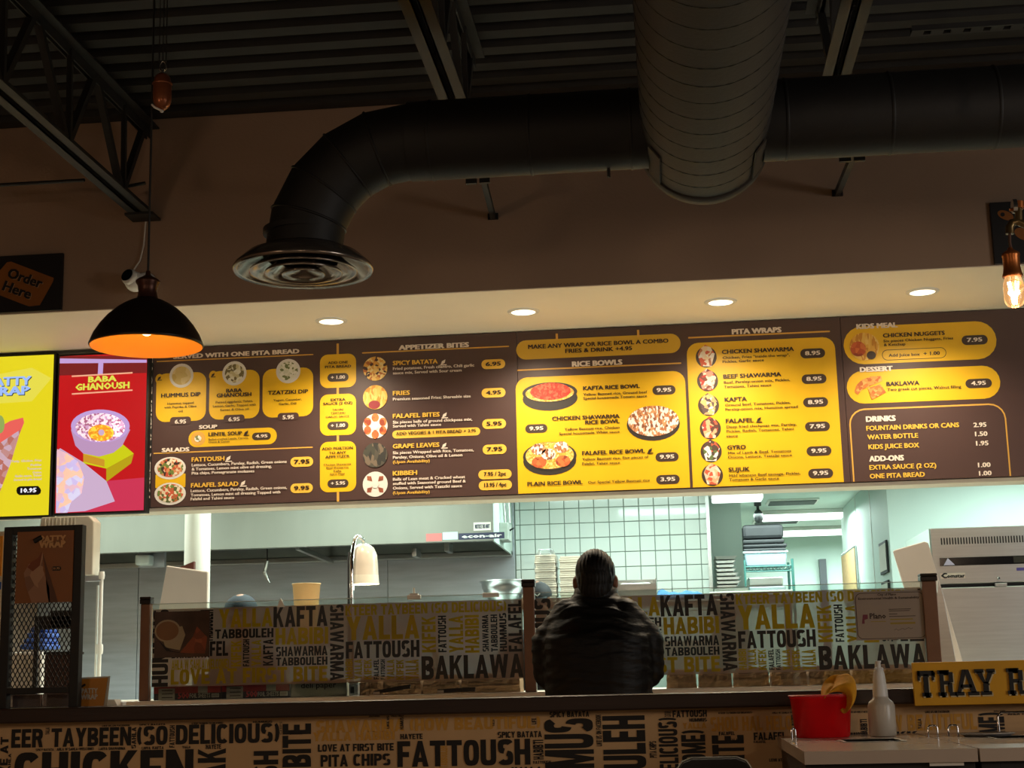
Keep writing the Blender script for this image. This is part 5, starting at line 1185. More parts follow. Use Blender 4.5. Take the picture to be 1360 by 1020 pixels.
# sheet pan stack by partition
Ys = 11.6; xa2, xb2 = P(951, 770, Ys).x, P(979, 770, Ys).x; zp = P(965, 781, Ys).z
t = thing('wall_shelf', 'narrow steel shelf on the partition right of the tiled wall', 'shelf', (xa2, Ys, zp))
MB().box(xa2-.02, xb2+.08, Ys, YP, zp-.03, zp).build('shelf_board', M_steel, t, bevel=.003)
for x in (xa2+.02, xb2): MB().prism_general([(x, YP, zp-.03), (x, YP, zp-.25), (x, Ys+.2, zp-.03)], (.02, 0, 0)).build('bracket', M_steel, t)
z = zp+.001
for k in range(8):
    dx = .03*math.sin(k*.9)*(1-k/9)
    o = MB().prism([(xa2+.01, z), (xb2-.012+dx, z), (xb2+.012+dx, z+.026), (xa2-.0, z+.026)], Ys+.05, Ys+.5).build('sheet_pan', M_white if k == 7 else M_steel, base=(xa2, Ys, z), bevel=.004)
    tag(o, 'sheet pan in the pile right of the tiled wall, '+['very bottom', 'just above the bottom', 'third up', 'fourth up', 'fifth up', 'sixth up', 'just under the top', 'topmost'][k], 'pan', 'sheet pans on the partition shelf'); z += .031
# hanging camera
c = PZ(1006, 667, 2.6)
t = thing('security_camera', 'small black camera hanging from the rear room ceiling', 'camera', c)
MB().lathe([(.03, -.0), (.03, -.03), (.012, -.035), (.012, -.07)], c, 20).build('mount', M_black, t)
MB().ell((c.x, c.y-.02, c.z-.12), (.04, .05, .06)).build('camera_body', mat('dark grey plastic', (30, 31, 32), .4), t)
# ================================================================== PEOPLE
def remesh(mb, name, m, parent, vox, smooth=2, disp=None, base=None):
    o = mb.build(name+'_tmp', m, None, base=(0, 0, 0))
    r = o.modifiers.new('r', 'REMESH'); r.mode = 'VOXEL'; r.voxel_size = vox
    s = o.modifiers.new('s', 'SMOOTH'); s.factor = 0.5; s.iterations = smooth
    dg = bpy.context.evaluated_depsgraph_get(); dg.update()
    me = bpy.data.meshes.new_from_object(o.evaluated_get(dg)); me.name = name
    off = Vector(parent['_off']) if parent is not None else Vector(base or (0, 0, 0))
    if disp:
        nr = [v.normal.copy() for v in me.vertices]
        for v, n in zip(me.vertices, nr): v.co += n*disp(v.co)
    me.transform(Matrix.Translation(-off)) if False else None
    for p in me.polygons: p.use_smooth = True
    if not me.materials: me.materials.append(m)
    bpy.data.objects.remove(o)
    ob = bpy.data.objects.new(name, me); COL.objects.link(ob); ob.parent = parent; ob['_off'] = (0, 0, 0)
    return ob
M_skin = mat('skin', (150, 104, 78), .5, var=.05, vscale=12)
def cap_(m, a, b, ra, rb, seg=14):
    a, b = Vector(a), Vector(b); m.tube([a, b], [ra, rb], seg); m.ell(a, (ra,)*3, seg=seg, rings=8); m.ell(b, (rb,)*3, seg=seg, rings=8)
def head_mesh(m, hc, R):
    """hc head centre, R rotation; local: +Y is the face direction"""
    T = lambda v: Vector(hc)+R @ Vector(v)
    m.ell(T((0, -.012, .02)), (.077, .094, .098), R); m.ell(T((0, .022, -.045)), (.058, .068, .068), R)
    m.ell(T((0, .050, -.083)), (.030, .026, .022), R)
    m.ell(T((0, .098, -.022)), (.014, .018, .013), R); m.tube([T((0, .080, .015)), T((0, .098, -.018))], [.008, .012], 8)
    m.ell(T((0, .080, -.060)), (.026, .012, .009), R); m.ell(T((0, .070, .020)), (.050, .022, .010), R)
    for s in (-1, 1):
        m.ell(T((s*.082, -.008, -.012)), (.011, .020, .032), R @ Matrix.Rotation(s*.3, 3, 'Z')); m.ell(T((s*.046, .058, -.025)), (.022, .026, .02), R)
def hand(m, w, d, up, side, s=1.0):
    """w wrist, d direction of hand, up = back of the hand, side = towards thumb"""
    w, d, up, side = Vector(w), Vector(d).normalized(), Vector(up).normalized(), Vector(side).normalized()
    pc = w+d*.05
    m.rings([[w+d*t+side*(a*wd)+up*(b*th) for a, b in ((1, .6), (.6, 1), (-.6, 1), (-1, .6), (-1, -.6), (-.6, -1), (.6, -1), (1, -.6))] for t, wd, th in ((-.02, .024, .018), (.02, .030, .016), (.06, .040, .015), (.088, .040, .012))])
    for k, L in enumerate((.066, .076, .071, .055)):
        b = w+d*.082+side*(.030-.020*k); p1 = b+d*L*.42-up*L*.12; p2 = p1+d*L*.2-up*L*.33; p3 = p2-d*L*.10-up*L*.28
        m.tube([b-d*.02, b, p1, p2, p3], [.010, .0098, .009, .0082, .0072], 10); m.ell(p3, (.0072,)*3, seg=10, rings=6)
    b = w+d*.025+side*.026; p1 = b+side*.030+d*.022-up*.012; p2 = p1+d*.030+side*.004-up*.014
    m.tube([b-side*.015, b, p1, p2], [.014, .013, .0105, .0085], 10); m.ell(p2, (.0085,)*3, seg=10, rings=6)
def ring(z, hw, hd, cy=0.0, n=28, e=2.4):
    r = []
    for i in range(n):
        a = 2*math.pi*i/n; c, s = math.cos(a), math.sin(a)
        r.append((hw*abs(c)**(2/e)*(1 if c >= 0 else -1), cy+hd*abs(s)**(2/e)*(1 if s >= 0 else -1), z))
    return r
def person(root, Hh, shirt, trousers, skin, tilt, torso, elbows, wrists, neck_z, hair=None, disp=None, head_y=.03, handdir=None):
    hc = (0, head_y, Hh-.115); R = Matrix.Rotation(-tilt, 3, 'X')
    m = MB(); head_mesh(m, hc, R)
    cap_(m, (0, .0, neck_z-.09), (0, head_y*.7, Hh-.17), .062, .056)
    m.rings([ring(.86, .15, .10), ring(1.0, .145, .095), ring(1.2, .16, .10), ring(neck_z-.14, .15, .085), ring(neck_z-.08, .08, .06)])
    for s in (-1, 1):
        e, w = Vector((s*elbows[0], elbows[1], elbows[2])), Vector((s*wrists[0], wrists[1], wrists[2]))
        cap_(m, (s*.155, 0, neck_z-.14), e, .048, .040); cap_(m, e, w, .040, .027)
        dd = handdir or (w-e).normalized()
        hand(m, w, dd, (0, 0, 1), (-s, .1, 0))
        cap_(m, (s*.09, 0, .88), (s*.10, .01, .50), .085, .058); cap_(m, (s*.10, .01, .50), (s*.10, -.005, .09), .056, .036)
        cap_(m, (s*.10, -.02, .045), (s*.10, .14, .04), .035, .028)
    body = remesh(m, 'body', skin, root, .0065, 1)
    # jacket or shirt
    m = MB(); m.rings([ring(z, a, b, c) for z, a, b, c in torso])
    for s in (-1, 1):
        e, w = Vector((s*elbows[0], elbows[1], elbows[2])), Vector((s*wrists[0], wrists[1], wrists[2]))
        cap_(m, (s*(torso[-4][1]-.055), 0, torso[-4][0]-.02), (s*(elbows[0]-.005), elbows[1]*.5, (torso[-4][0]+elbows[2])/2), .074, .070); cap_(m, (s*(elbows[0]-.005), elbows[1]*.5, (torso[-4][0]+elbows[2])/2), e, .070, .062); cap_(m, e, e.lerp(w, .88), .060, .044)
    j = remesh(m, *shirt, root, .009, 3, disp)
    m = MB(); m.rings([ring(.80, .165, .115), ring(.95, .165, .115), ring(1.02, .16, .11)])
    for s in (-1, 1): cap_(m, (s*.088, 0, .84), (s*.10, .01, .48), .092, .072); m.tube([(s*.10, .01, .48), (s*.10, -.005, .09)], [.072, .058], 16)
    remesh(m, 'trousers', trousers, root, .012, 2)
    for s in (-1, 1):
        m = MB(); m.rings([[(s*.10+x, y, z) for x, y in ((-.040, -.08), (.040, -.08), (.048, .03), (.050, .12), (.03, .175), (-.03, .175), (-.050, .12), (-.048, .03))] for z in (.0, .035)]+[[(s*.10+x, y, .085) for x, y in ((-.035, -.07), (.035, -.07), (.042, .02), (.034, .08), (.02, .10), (-.02, .10), (-.034, .08), (-.042, .02))]])
        o = m.build('shoe', M_black, None, base=(0, 0, 0)); o.parent = root; sb = o.modifiers.new('s', 'SUBSURF'); sb.levels = 1; sb.render_levels = 2
    return hc, R, body
# --- the man in the black jacket
YM = 6.25
pm = P(789, 733, YM)
Hm = pm.z
root = thing('person', 'man in a black puffer jacket with slicked dark hair, seen from behind', 'person', (pm.x, YM, 0))
root['_off'] = (0, 0, 0)
M_jack = mat('black padded nylon', (8, 8, 9), .5, spec=.25, var=.12, vscale=10, bump=.35, bscale=18, stretch=(1, 1, 3.5))
M_trou = mat('dark trousers', (30, 32, 40), .8)
zz = lambda y: P(789, y, YM).z
nz = zz(787)
def jd(c):
    if c.z > nz+.005: return 0
    x = c.x
    z = c.z+.55*x*x + .010*math.sin(x*19+c.z*21)+.006*math.sin(x*41+2)
    if abs(x) > .205: z = c.z+.3*x
    w = math.sin(z*2*math.pi/.047); w2 = math.sin((z+.02*math.sin(x*9))*2*math.pi/.019+1.3)
    k = .35+.65*abs(math.sin(x*7+1+z*9)); return .0034*k*(w if w > 0 else w*.5)+.0009*w2*math.sin(x*17+z*30)
hw = lambda px: S(px, YM)
tors = [(.78, .205, .15, 0), (.86, .215, .155, 0), (1.0, .222, .16, 0), (zz(915), hw(70), .165, 0), (zz(880), hw(72), .165, 0), (zz(850), hw(72), .155, 0), (zz(828), hw(66), .13, .01), (zz(812), hw(54), .105, .015), (zz(800), hw(38), .085, .02), (zz(790), hw(30), .075, .03), (zz(784), hw(28), .07, .035)]
hc, R, body = person(root, Hm, ('puffer_jacket', M_jack), M_trou, M_skin, .30, tors, (.205, .03, zz(893)), (.09, .27, zz(905)), nz, head_y=.045, disp=jd)
T = lambda v: Vector(hc)+R @ Vector(v)
# collar
m = MB(); pr = []
for z, a, b in ((nz-.035, .098, .088), (nz-.005, .092, .084), (nz+.018, .087, .080), (nz+.022, .080, .074), (nz-.02, .080, .074)): pr.append([(x, y+.03, zq) for x, y, zq in ring(z, a, b, e=2)])
o = m.rings(pr).build('collar', M_jack, None, base=(0, 0, 0)); o.parent = root
# hair: cap of combed strands
M_hair = mat('slick dark hair', (8, 6, 5), .5, spec=.25, var=.3, vscale=60, stretch=(4, 1, 1))
m = MB(); m.ell(T((0, -.022, .026)), (.083, .094, .100), R, 40, 24); m.ell(T((0, -.030, -.030)), (.074, .070, .092), R, 40, 20); m.ell(T((0, -.03, -.0)), (.079, .084, .09), R, 40, 20); m.ell(T((0, .0, .055)), (.078, .085, .072), R, 40, 20)
def hd(c):
    q = R.transposed() @ (Vector(c)-Vector(hc)); a = q.x
    return .0009*math.sin(a*420+8*q.z+1.5*math.sin(q.z*60))+.0006*math.sin(a*900+3)
remesh(m, 'hair', M_hair, root, .0035, 1, hd)
# --- kitchen workers, facing the counter, mostly hidden behind the printed glass
def worker(x, ytop, Yw_, label, capm, capname, shirtm, mark=None):
    p = P(x, ytop, Yw_); Hw = p.z-.012
    r = thing('person', label, 'person', (p.x, Yw_, 0)); r['_off'] = (0, 0, 0); r.rotation_euler = (0, 0, math.pi)
    nz_ = Hw-.235
    tr = [(.80, .17, .12, 0), (1.0, .165, .115, 0), (1.2, .175, .12, 0), (nz_-.16, .195, .115, 0), (nz_-.09, .18, .095, 0), (nz_-.05, .12, .075, 0), (nz_-.025, .075, .062, 0), (nz_-.015, .066, .06, 0)]
    hc, R, b = person(r, Hw, ('shirt', shirtm), M_trou, M_skin, .25, tr, (.195, .04, 1.12), (.16, .26, 1.02), nz_)
    T = lambda v: Vector(hc)+R @ Vector(v)
    m = MB()
    rr = []
    for j in range(9):
        a = math.radians(90*j/8); rr.append([T((.090*math.cos(a)*math.cos(t), -.012+.105*math.cos(a)*math.sin(t), .038+.078*math.sin(a)+.0)) for t in [2*math.pi*i/32 for i in range(32)]])
    m.rings(rr[:-1]); 
    o = m.build('cap', capm, None, base=(0, 0, 0)); o.parent = r; tag(o, capname)
    v = MB(); pl = [T((.078*math.cos(t), -.01+.10*math.sin(t)*(1.0), .042)) for t in [math.radians(20+140*i/12) for i in range(13)]]+[T((.070*math.cos(t), .02+.145*math.sin(t), .030)) for t in [math.radians(160-140*i/12) for i in range(13)]]
    v.prism_general(pl, (0, 0, .006)); q = v.build('visor', capm, None, base=(0, 0, 0)); q.parent = o
    if mark:
        mk = MB(); pts = [T((.092*math.cos(math.radians(40+10*i))*1.0, -.012+.107*math.sin(math.radians(40+10*i)), .060+.018*(1 if i % 2 else -1)*(1 if i < 5 else .4))) for i in range(8)]
        mk.tube(pts, .004, 6); q = mk.build('white_piping', M_white, None, base=(0, 0, 0)); q.parent = o
    return r
worker(322, 787.5, 8.35, 'kitchen worker in a blue grey cap behind the left glass', mat('blue grey cloth', (18, 23, 32), .8, var=.15, vscale=25), 'blue grey cap', mat('dark shirt', (40, 42, 48), .8))
worker(712, 770, 8.55, 'kitchen worker in a black cap with white piping left of the man', mat('black cloth', (24, 25, 28), .7, var=.15, vscale=25), 'black cap with white piping', mat('dark shirt', (40, 42, 48), .8), True)
# ================================================================== LEFT: MESH STAND
YP_ = 5.50
c = [P(8, 703, YP_), P(113, 697, YP_), P(103, 942, YP_), P(-2, 946, YP_)]
x0 = (c[0].x+c[3].x)/2; x1 = (c[1].x+c[2].x)/2; z0 = rt; z1 = c[1].z-.0; zb2 = P(50, 886+20, YP_).z
fwid = .034
t = thing('mesh_display_stand', 'black framed expanded metal screen standing on the rail at the left', 'stand', (x0, YP_, z0))
MB().box(x0, x0+fwid, YP_-.015, YP_+.025, z0, z1).build('side_post', M_black, t, bevel=.002); MB().box(x1-fwid, x1, YP_-.015, YP_+.025, z0, z1).build('side_post', M_black, t, bevel=.002)
MB().box(x0+fwid, x1-fwid, YP_-.015, YP_+.025, z1-.030, z1).build('top_bar', M_black, t, bevel=.002)
zmb = P(50, 921, YP_).z
MB().box(x0+fwid, x1-fwid, YP_-.015, YP_+.025, zmb, zmb+.022).build('lower_bar', M_black, t, bevel=.002)
m = MB(); nx = 27; cw = (x1-x0-2*fwid)/nx; chh = .031; za, zb3 = zmb+.022, z1-.030; ny = int((zb3-za)/(chh/2))
for i in range(nx+1):
    pts = []
    for j in range(ny+1):
        s = 1 if j % 2 else -1
        if i % 2: s = -s
        xx = x0+fwid+cw*i+s*cw*.36; xx = min(max(xx, x0+fwid-.004), x1-fwid+.004)
        zz_ = za+(zb3-za)*j/ny; pts += [(xx, YP_+.005, zz_-chh*.10), (xx, YP_+.005, zz_+chh*.10)]
    m.tube(pts, .0022, 4, False)
o = m.build('expanded_mesh', M_black, t)
# poster on the mesh
a, b = P(22, 750, YP_-.02).x, P(97, 750, YP_-.02).x; zp0, zp1 = P(55, 800.5, YP_-.02).z, P(60, 705.5, YP_-.02).z
po = thing('wrap_poster', 'dark orange poster of a wrap hung on the black mesh stand', 'poster', (a, YP_-.02, zp0))
M_pout = mat('orange poster print', (130, 76, 26), .45, var=.04)
MB().box(a, b, YP_-.022, YP_-.018, zp0, zp1).build('sheet', M_pout, po)
def pp(u, v, l=1): return (a+(b-a)*u, YP_-.022-.0008*l, zp0+(zp1-zp0)*v)
def ppoly(pts, m, l, nm): MB().prism([(pp(u, v)[0], pp(u, v)[2]) for u, v in pts], YP_-.022-.001*l, YP_-.0215-.001*l).build(nm, m, po)
ppoly([(.30, 0), (.62, 0), (.60, .2), (.48, .45), (.46, .72), (.38, .60), (.22, .54), (.14, .42), (.18, .25)], food('print poster wrap', [(150, 110, 84), (130, 90, 66), (170, 130, 100)], 18), 1, 'wrap_picture')
ppoly([(.20, .50), (.30, .44), (.42, .52), (.46, .72), (.38, .62), (.28, .58)], food('print poster filling', [(120, 60, 30), (60, 40, 30), (110, 90, 50)], 30), 2, 'filling_picture')
ppoly([(.46, .70), (.52, .42), (.56, .15), (.60, .0), (.76, .0)], mat('print shadow brown', (84, 46, 22), .5), 1, 'shadow_picture')
ppoly([(.65, .44), (.78, .44), (.80, .47), (.78, .50), (.65, .50), (.63, .47)], M_blk, 1, 'price_tag')
mb = MB(); put_text(mb, 'PATTY', pp(.42, .835, 3), UX, UZ, (b-a)*.44, .026, .07, 1); put_text(mb, 'WRAP', pp(.40, .765, 3), UX, UZ, (b-a)*.46, .026, .07, 1); mb.build('lettering', mat('faded cream print', (196, 150, 96), .5), po)
mb = MB(); mb.tube([pp(.31, .86, 4), pp(.44, .915, 4)], .009, 8); mb.build('logo', M_blk, po); mb = MB(); mb.tube([pp(.335, .87, 6), pp(.42, .905, 6)], .004, 8); mb.build('logo', M_pout, po)
mb = MB(); put_text(mb, '10.95', pp(.655, .455, 3), UX, UZ, (b-a)*.12, .009, .03, 1); mb.build('lettering', MATS['faded cream print'], po)
# black register gear behind the mesh, on the ledge
def gadget(name, label, cat, x0_, x1_, yt, Yg, dep, m, zb0=None, parts=()):
    a = P(x0_, 850, Yg).x; b = P(x1_, 850, Yg).x; z1_ = P((x0_+x1_)/2, yt, Yg).z
    t = thing(name, label, cat, ((a+b)/2, Yg, ZL))
    return t, a, b, z1_
YR = 7.15
t, a, b, z1_ = gadget('card_terminal', 'black till screen behind the mesh stand', 'till', 48, 98, 812, YR, .1, M_black)
a2, b2_ = P(70, 820, YR).x, P(98, 820, YR).x
MB().box(a, b, YR-.03, YR, P(70, 836, YR).z, P(70, 818, YR).z).box(a2, b2_, YR-.03, YR, P(80, 834, YR).z, P(80, 811, YR).z).build('screen_back', M_black, t, bevel=.004)
MB().box(a+.008, a+.03, YR-.05, YR-.03, ZL, P(70, 825, YR).z).box(a, a+.045, YR-.10, YR-.0, ZL, ZL+.02).build('stand', M_black, t, bevel=.004)
t, a, b, z1_ = gadget('brown_bin', 'dark brown box behind the lower right of the mesh stand', 'box', 62, 98, 869, 7.0, .1, M_black)
MB().box(a, b, 6.98, 7.12, ZL, z1_).build('box', mat('dark brown plastic', (60, 40, 36), .5), t, bevel=.006)
MB().box(a-.004, b+.004, 6.976, 7.124, z1_, z1_+.012).build('rim', M_black, t, bevel=.002)
t, a, b, z1_ = gadget('white_till_base', 'white boxy till printer behind the lower mesh', 'printer', 6, 60, 866, 7.2, .1, M_white)
MB().box(a, b, 7.16, 7.40, ZL, z1_).build('housing', M_white, t, bevel=.012); MB().box(a+.02, b-.02, 7.155, 7.16, ZL+.03, ZL+.05).build('paper_slot', M_black, t)
t, a, b, z1_ = gadget('blue_towel', 'folded blue towel piled on the printer behind the mesh', 'towel', 28, 62, 832, 7.2, .1, M_white)
zbt = P(45, 866, 7.2).z+.014
m = MB()
for k in range(4): m.box(a+.012*k, b-.01*(k % 2), 7.18+.01*k, 7.38, zbt+(z1_-zbt)*k/4, zbt+(z1_-zbt)*(k+.92)/4)
m.build('fold', mat('bright blue cloth', (70, 110, 200), .8, var=.2, vscale=15), t, bevel=.012); t.location.z = zbt
for ch in t.children:
    for v in ch.data.vertices: v.co.z -= zbt-ZL
# acrylic holders under lower bar
YA = 5.56
for x0_, x1_, lb in ((12, 55, 'left clear brochure holder under the mesh stand'), (57, 95, 'right clear brochure holder under the mesh stand')):
    a, b = P(x0_, 930, YA).x, P(x1_, 930, YA).x; t = thing('brochure_holder', lb, 'holder', (a, YA, rt))
    MB().box(a, b, YA, YA+.004, rt+.001, zmb-.003).box(a, b, YA+.05, YA+.054, rt+.001, zmb-.003).box(a, b, YA+.004, YA+.05, rt+.001, rt+.004).build('holder', mat('smoky acrylic', (200, 190, 186), .1, trans=.8), t)
    MB().box(a+.01, b-.01, YA+.012, YA+.035, rt+.005, zmb-.006).build('cards', mat('dim printed cards', (120, 84, 70), .6, var=.3, vscale=16), t)
# white dispenser unit on arm and pole
YQ = 7.6
q = [P(x, y, YQ) for x, y in ((55, 700), (57, 684), (108, 684), (124, 692), (124, 764), (114, 764))]
zbq = P(118, 764, YQ).z; ztq = P(110, 685, YQ).z; xq0 = P(52, 690, YQ).x; xq1 = P(124, 725, YQ).x
pz = P(131, 768, YQ); 
t = thing('cup_dispenser', 'off-white plastic unit on a white pole behind the mesh stand', 'dispenser', (pz.x, YQ, ZL))
MB().prism([(xq0, ztq-.07), (xq1-.045, ztq-.07), (xq1-.045, zbq), (xq1, zbq), (xq1, ztq-.03), (xq1-.03, ztq), (xq0+.01, ztq)], YQ, YQ+.10).build('housing', mat('aged white plastic', (206, 200, 184), .5, var=.05), t, bevel=.006)
for k in range(9): MB().box(xq0+.03+.02*k, xq0+.036+.02*k, YQ-.004, YQ, ztq-.06, ztq-.008).build('rib', MATS['aged white plastic'], t)
MB().box(xq1-.05, pz.x, YQ+.03, YQ+.06, zbq-.03, zbq).build('arm', M_steeld, t, bevel=.003)
px_, pzb = P(126, 900, YQ).x, 0
MB().tube([(pz.x, YQ+.04, zbq+.01), (pz.x, YQ+.04, ZL)], .010).tube([(pz.x-.022, YQ+.05, zbq-.05), (pz.x-.022, YQ+.05, ZL)], .006).build('pole', M_white, t)
zj = P(128, 862, YQ).z
MB().lathe([(.016, zj-.025), (.018, zj-.01), (.018, zj+.01), (.016, zj+.025)], (pz.x, YQ+.04, 0), 16).build('joint', M_white, t); MB().lathe([(.014, zbq-.02), (.017, zbq), (.014, zbq+.02)], (pz.x, YQ+.04, 0), 16).build('joint', M_white, t)
# little PATTY WRAP sign and paper
q = [P(x, y, 5.56) for x, y in ((104, 943), (137, 940), (143, 900), (107, 902))]
q[0].z = q[1].z = rt+.001
t = thing('small_wrap_sign', 'small orange sign in a clear stand right of the mesh stand', 'sign', (q[0].x, 5.56, rt))
MB().prism([(v.x, v.z) for v in q], 5.56, 5.564).build('print', mat('orange brown print', (186, 124, 40), .5), t)
MB().prism([(q[0].x-.004, rt+.001), (q[1].x+.012, rt+.001), (q[2].x+.006, q[2].z+.006), (q[3].x-.004, q[3].z+.006)], 5.566, 5.570).build('clear_holder', mat('pale acrylic', (210, 200, 180), .15, trans=.3), t)
MB().box(q[0].x, q[1].x, 5.565, 5.62, rt+.001, rt+.005).build('foot', MATS['pale acrylic'], t)
mb = MB(); v = P(108, 921, 5.556); put_text(mb, 'PATTY', (v.x, 5.559, v.z), UX, UZ, S(22, 5.56), S(6.5, 5.56), .07, 1); v = P(107, 929, 5.556); put_text(mb, 'WRAP', (v.x, 5.559, v.z), UX, UZ, S(23, 5.56), S(6.5, 5.56), .07, 1); mb.build('lettering', M_gl, t)
mb = MB(); v = P(108, 912, 5.555); mb.tube([(v.x, 5.558, v.z), (v.x+.014, 5.558, v.z+.008)], .004, 6); mb.build('logo', M_blk, t)
a = P(137, 940, 5.6); b = P(156, 929, 5.6)
t = thing('paper_pad', 'white paper stack beside the small orange sign', 'paper', (a.x, 5.6, rt))
MB().prism([(a.x, rt+.001), (b.x, rt+.001), (b.x-.012, b.z), (a.x+.002, b.z)], 5.6, 5.66).build('sheets', M_paper, t)
tag(MB().prism_general([(P(157, 938, 5.6).x, 5.62, rt+.001), (P(160, 938, 5.6).x, 5.62, rt+.001), (P(160, 938, 5.6).x, 5.66, rt+.001), (P(157, 938, 5.6).x, 5.66, rt+.001)], (0, 0, .012)).build('pen_cap', M_white), 'tiny white cap lying right of the white paper stack', 'cap')
# tall poster at far left behind mesh
a, b = P(-40, 760, 7.3).x, P(4, 760, 7.3).x
t = thing('window_poster', 'orange and blue poster at the very left edge behind the mesh stand', 'poster', (a, 7.3, ZL))
MB().box(a, b, 7.3, 7.31, ZL, P(0, 706, 7.3).z).build('sheet', mat('pale poster', (214, 200, 170), .5), t)
MB().box(a, b-.006, 7.297, 7.2995, P(0, 765, 7.3).z, P(0, 712, 7.3).z).build('orange_area', mat('orange poster area', (226, 150, 40), .5), t)
MB().box(a, b-.006, 7.297, 7.2995, P(0, 783, 7.3).z, P(0, 773, 7.3).z).build('blue_area', mat('blue poster area', (40, 80, 140), .5), t)
# ================================================================== RIGHT: TRAY STATION
zc = .985
A = PZ(1040, 979, zc); B = PZ(1061, 998, zc)
cx0 = (A.x+B.x)/2; cy1 = YLW-.025; cy0 = B.y
c1 = PZ(1283, 990, zc).x
M_top = mat('pale laminate top', (196, 180, 164), .25, var=.03, vscale=8, coat=.3)
M_cab = mat('reddish brown laminate', (92, 46, 34), .4, var=.12, vscale=4, stretch=(1, 1, 5))
def cabinet(xa, xb, label, hole):
    t = thing('tray_cabinet', label, 'cabinet', (xa, cy0, 0), 'tray return cabinets')
    (hx0, hx1, hy0, hy1) = hole
    m = MB(); zt0, zt1 = zc-.035, zc
    m.box(xa, xb, cy0-.02, hy0, zt0, zt1).box(xa, xb, hy1, cy1, zt0, zt1).box(xa, hx0, hy0, hy1, zt0, zt1).box(hx1, xb, hy0, hy1, zt0, zt1); m.build('top', M_top, t)
    MB().box(hx0-.012, hx1+.012, hy0-.012, hy0, zt1-.02, zt1+.002).box(hx0-.012, hx1+.012, hy1, hy1+.012, zt1-.02, zt1+.002).box(hx0-.012, hx0, hy0, hy1, zt1-.02, zt1+.002).box(hx1, hx1+.012, hy0, hy1, zt1-.02, zt1+.002).build('hole_rim', M_steel, t)
    MB().box(xa+.02, xb-.02, cy0+.01, cy1-.01, .08, .55).build('carcass', M_cab, t)
    MB().box(xa+.012, xa+.03, cy0+.012, cy1-.005, .05, zt0).box(xb-.03, xb-.012, cy0+.012, cy1-.005, .05, zt0).build('side_panel', mat('dark side panel', (60, 48, 44), .5), t)
    for x in (xa+.005, xb-.055): MB().box(x, x+.05, cy0, cy0+.02, .0, zt0).build('front_post', M_black, t, bevel=.002)
    MB().box(xa+.055, xb-.055, cy0, cy0+.02, zt0-.02, zt0).box(xa+.055, xb-.055, cy0, cy0+.02, 0, .08).build('front_rail', M_black, t)
    d = MB().box(xa+.058, xb-.058, cy0-.006, cy0+.012, .085, zt0-.022).build('door', M_cab, t, bevel=.003)
    return t, d
h0, h1 = PZ(1125, 986, zc), PZ(1203, 981, zc)
hA, hB = P(1124, 985, h0.y).x, P(1202, 984, h0.y).x
t, d = cabinet(cx0, c1-.003, 'left tray return cabinet carrying the red bucket and spray bottle', (PZ(1127, 987, zc).x, PZ(1200, 985, zc).x, 4.88, 5.06))
v0, v1 = P(1234, 1007, cy0-.01), P(1279, 1000, cy0-.01)
MB().box(v0.x, v1.x, cy0-.012, cy0-.008, v0.z, zc-.045).build('paper_label', M_paper, d)
MB().tube([(v0.x+(v1.x-v0.x)*i/10, cy0-.014, v0.z+.006+.006*math.sin(i*.9)) for i in range(11)], .003, 6).build('curled_edge', M_white, d)
t2, d2 = cabinet(c1+.003, c1+.85, 'right tray return cabinet, cut by the right edge', (PZ(1340, 984, zc).x, c1+.7, 4.92, 5.10))
q = P(1336, 1006, cy0-.006); MB().lathe([(.005, 0), (.005, -.008)], (q.x, cy0-.006, q.z), 10, 'Y').build('screw', M_chrome, d2)
# wire guides
def guide(xp, label, y=5.16, w=.03, hgt=.035):
    c = PZ(xp, 981, zc); x = P(xp, 975, y).x
    t = thing('wire_guide', label, 'guide', (x, y, zc))
    MB().tube([(x-w/2, y, zc+.0), (x-w/2, y, zc+hgt*.8), (x-w/2+.006, y, zc+hgt), (x+w/2-.004, y, zc+hgt), (x+w/2, y, zc+hgt*.8), (x+w/2, y, zc)], .0035, 8).build('wire', M_chrome, t)
guide(1239, 'small chrome wire guide left of the pair between bottle and right cabinet'); guide(1266, 'small chrome wire guide, the right one of the pair')
guide(1054, 'small chrome wire guide behind the left of the red bucket', 5.2, .012)
x = P(1327, 975, 5.3).x
tag(MB().tube([(x, 5.3, zc), (x, 5.3, zc+.055), (x+.01, 5.3, zc+.068), (x+.8, 5.3, zc+.068)], .0045, 8).build('tray_rail', M_chrome, base=(x, 5.3, zc)), 'long chrome tray rail at the back of the right cabinet', 'rail')
c = PZ(1318, 984, zc); t = thing('soap_tray', 'flat grey oval tray on the right cabinet', 'tray', (c.x, 5.1, zc))
MB().lathe([(.07, .001), (.085, .008), (.088, .010), (.08, .008), (.0, .006)], (c.x+.05, 5.12, zc), 28, caps=False).build('dish', mat('grey plastic', (140, 140, 142), .3), t)
# bucket
YBk = 4.98
bb = PZ(1091, 979, zc); YBk = bb.y-.0
c = P(1091, 950, YBk); rb_ = S(34, YBk); rtp = S(38.5, YBk); zt_b = P(1089, 923, YBk).z
t = thing('red_bucket', 'red translucent plastic bucket on the left tray cabinet', 'bucket', (c.x, YBk, zc))
M_red = bpy.data.materials.new('red translucent plastic'); M_red.use_nodes = True
nt = M_red.node_tree; b = nt.nodes['Principled BSDF']; b.inputs['Base Color'].default_value = (*lin((224, 24, 34)), 1); b.inputs['Roughness'].default_value = .25
tr = nt.nodes.new('ShaderNodeBsdfTranslucent'); tr.inputs[0].default_value = (*lin((230, 30, 36)), 1); mx = nt.nodes.new('ShaderNodeMixShader'); mx.inputs[0].default_value = .4
nt.links.new(b.outputs[0], mx.inputs[1]); nt.links.new(tr.outputs[0], mx.inputs[2]); nt.links.new(mx.outputs[0], nt.nodes['Material Output'].inputs[0])
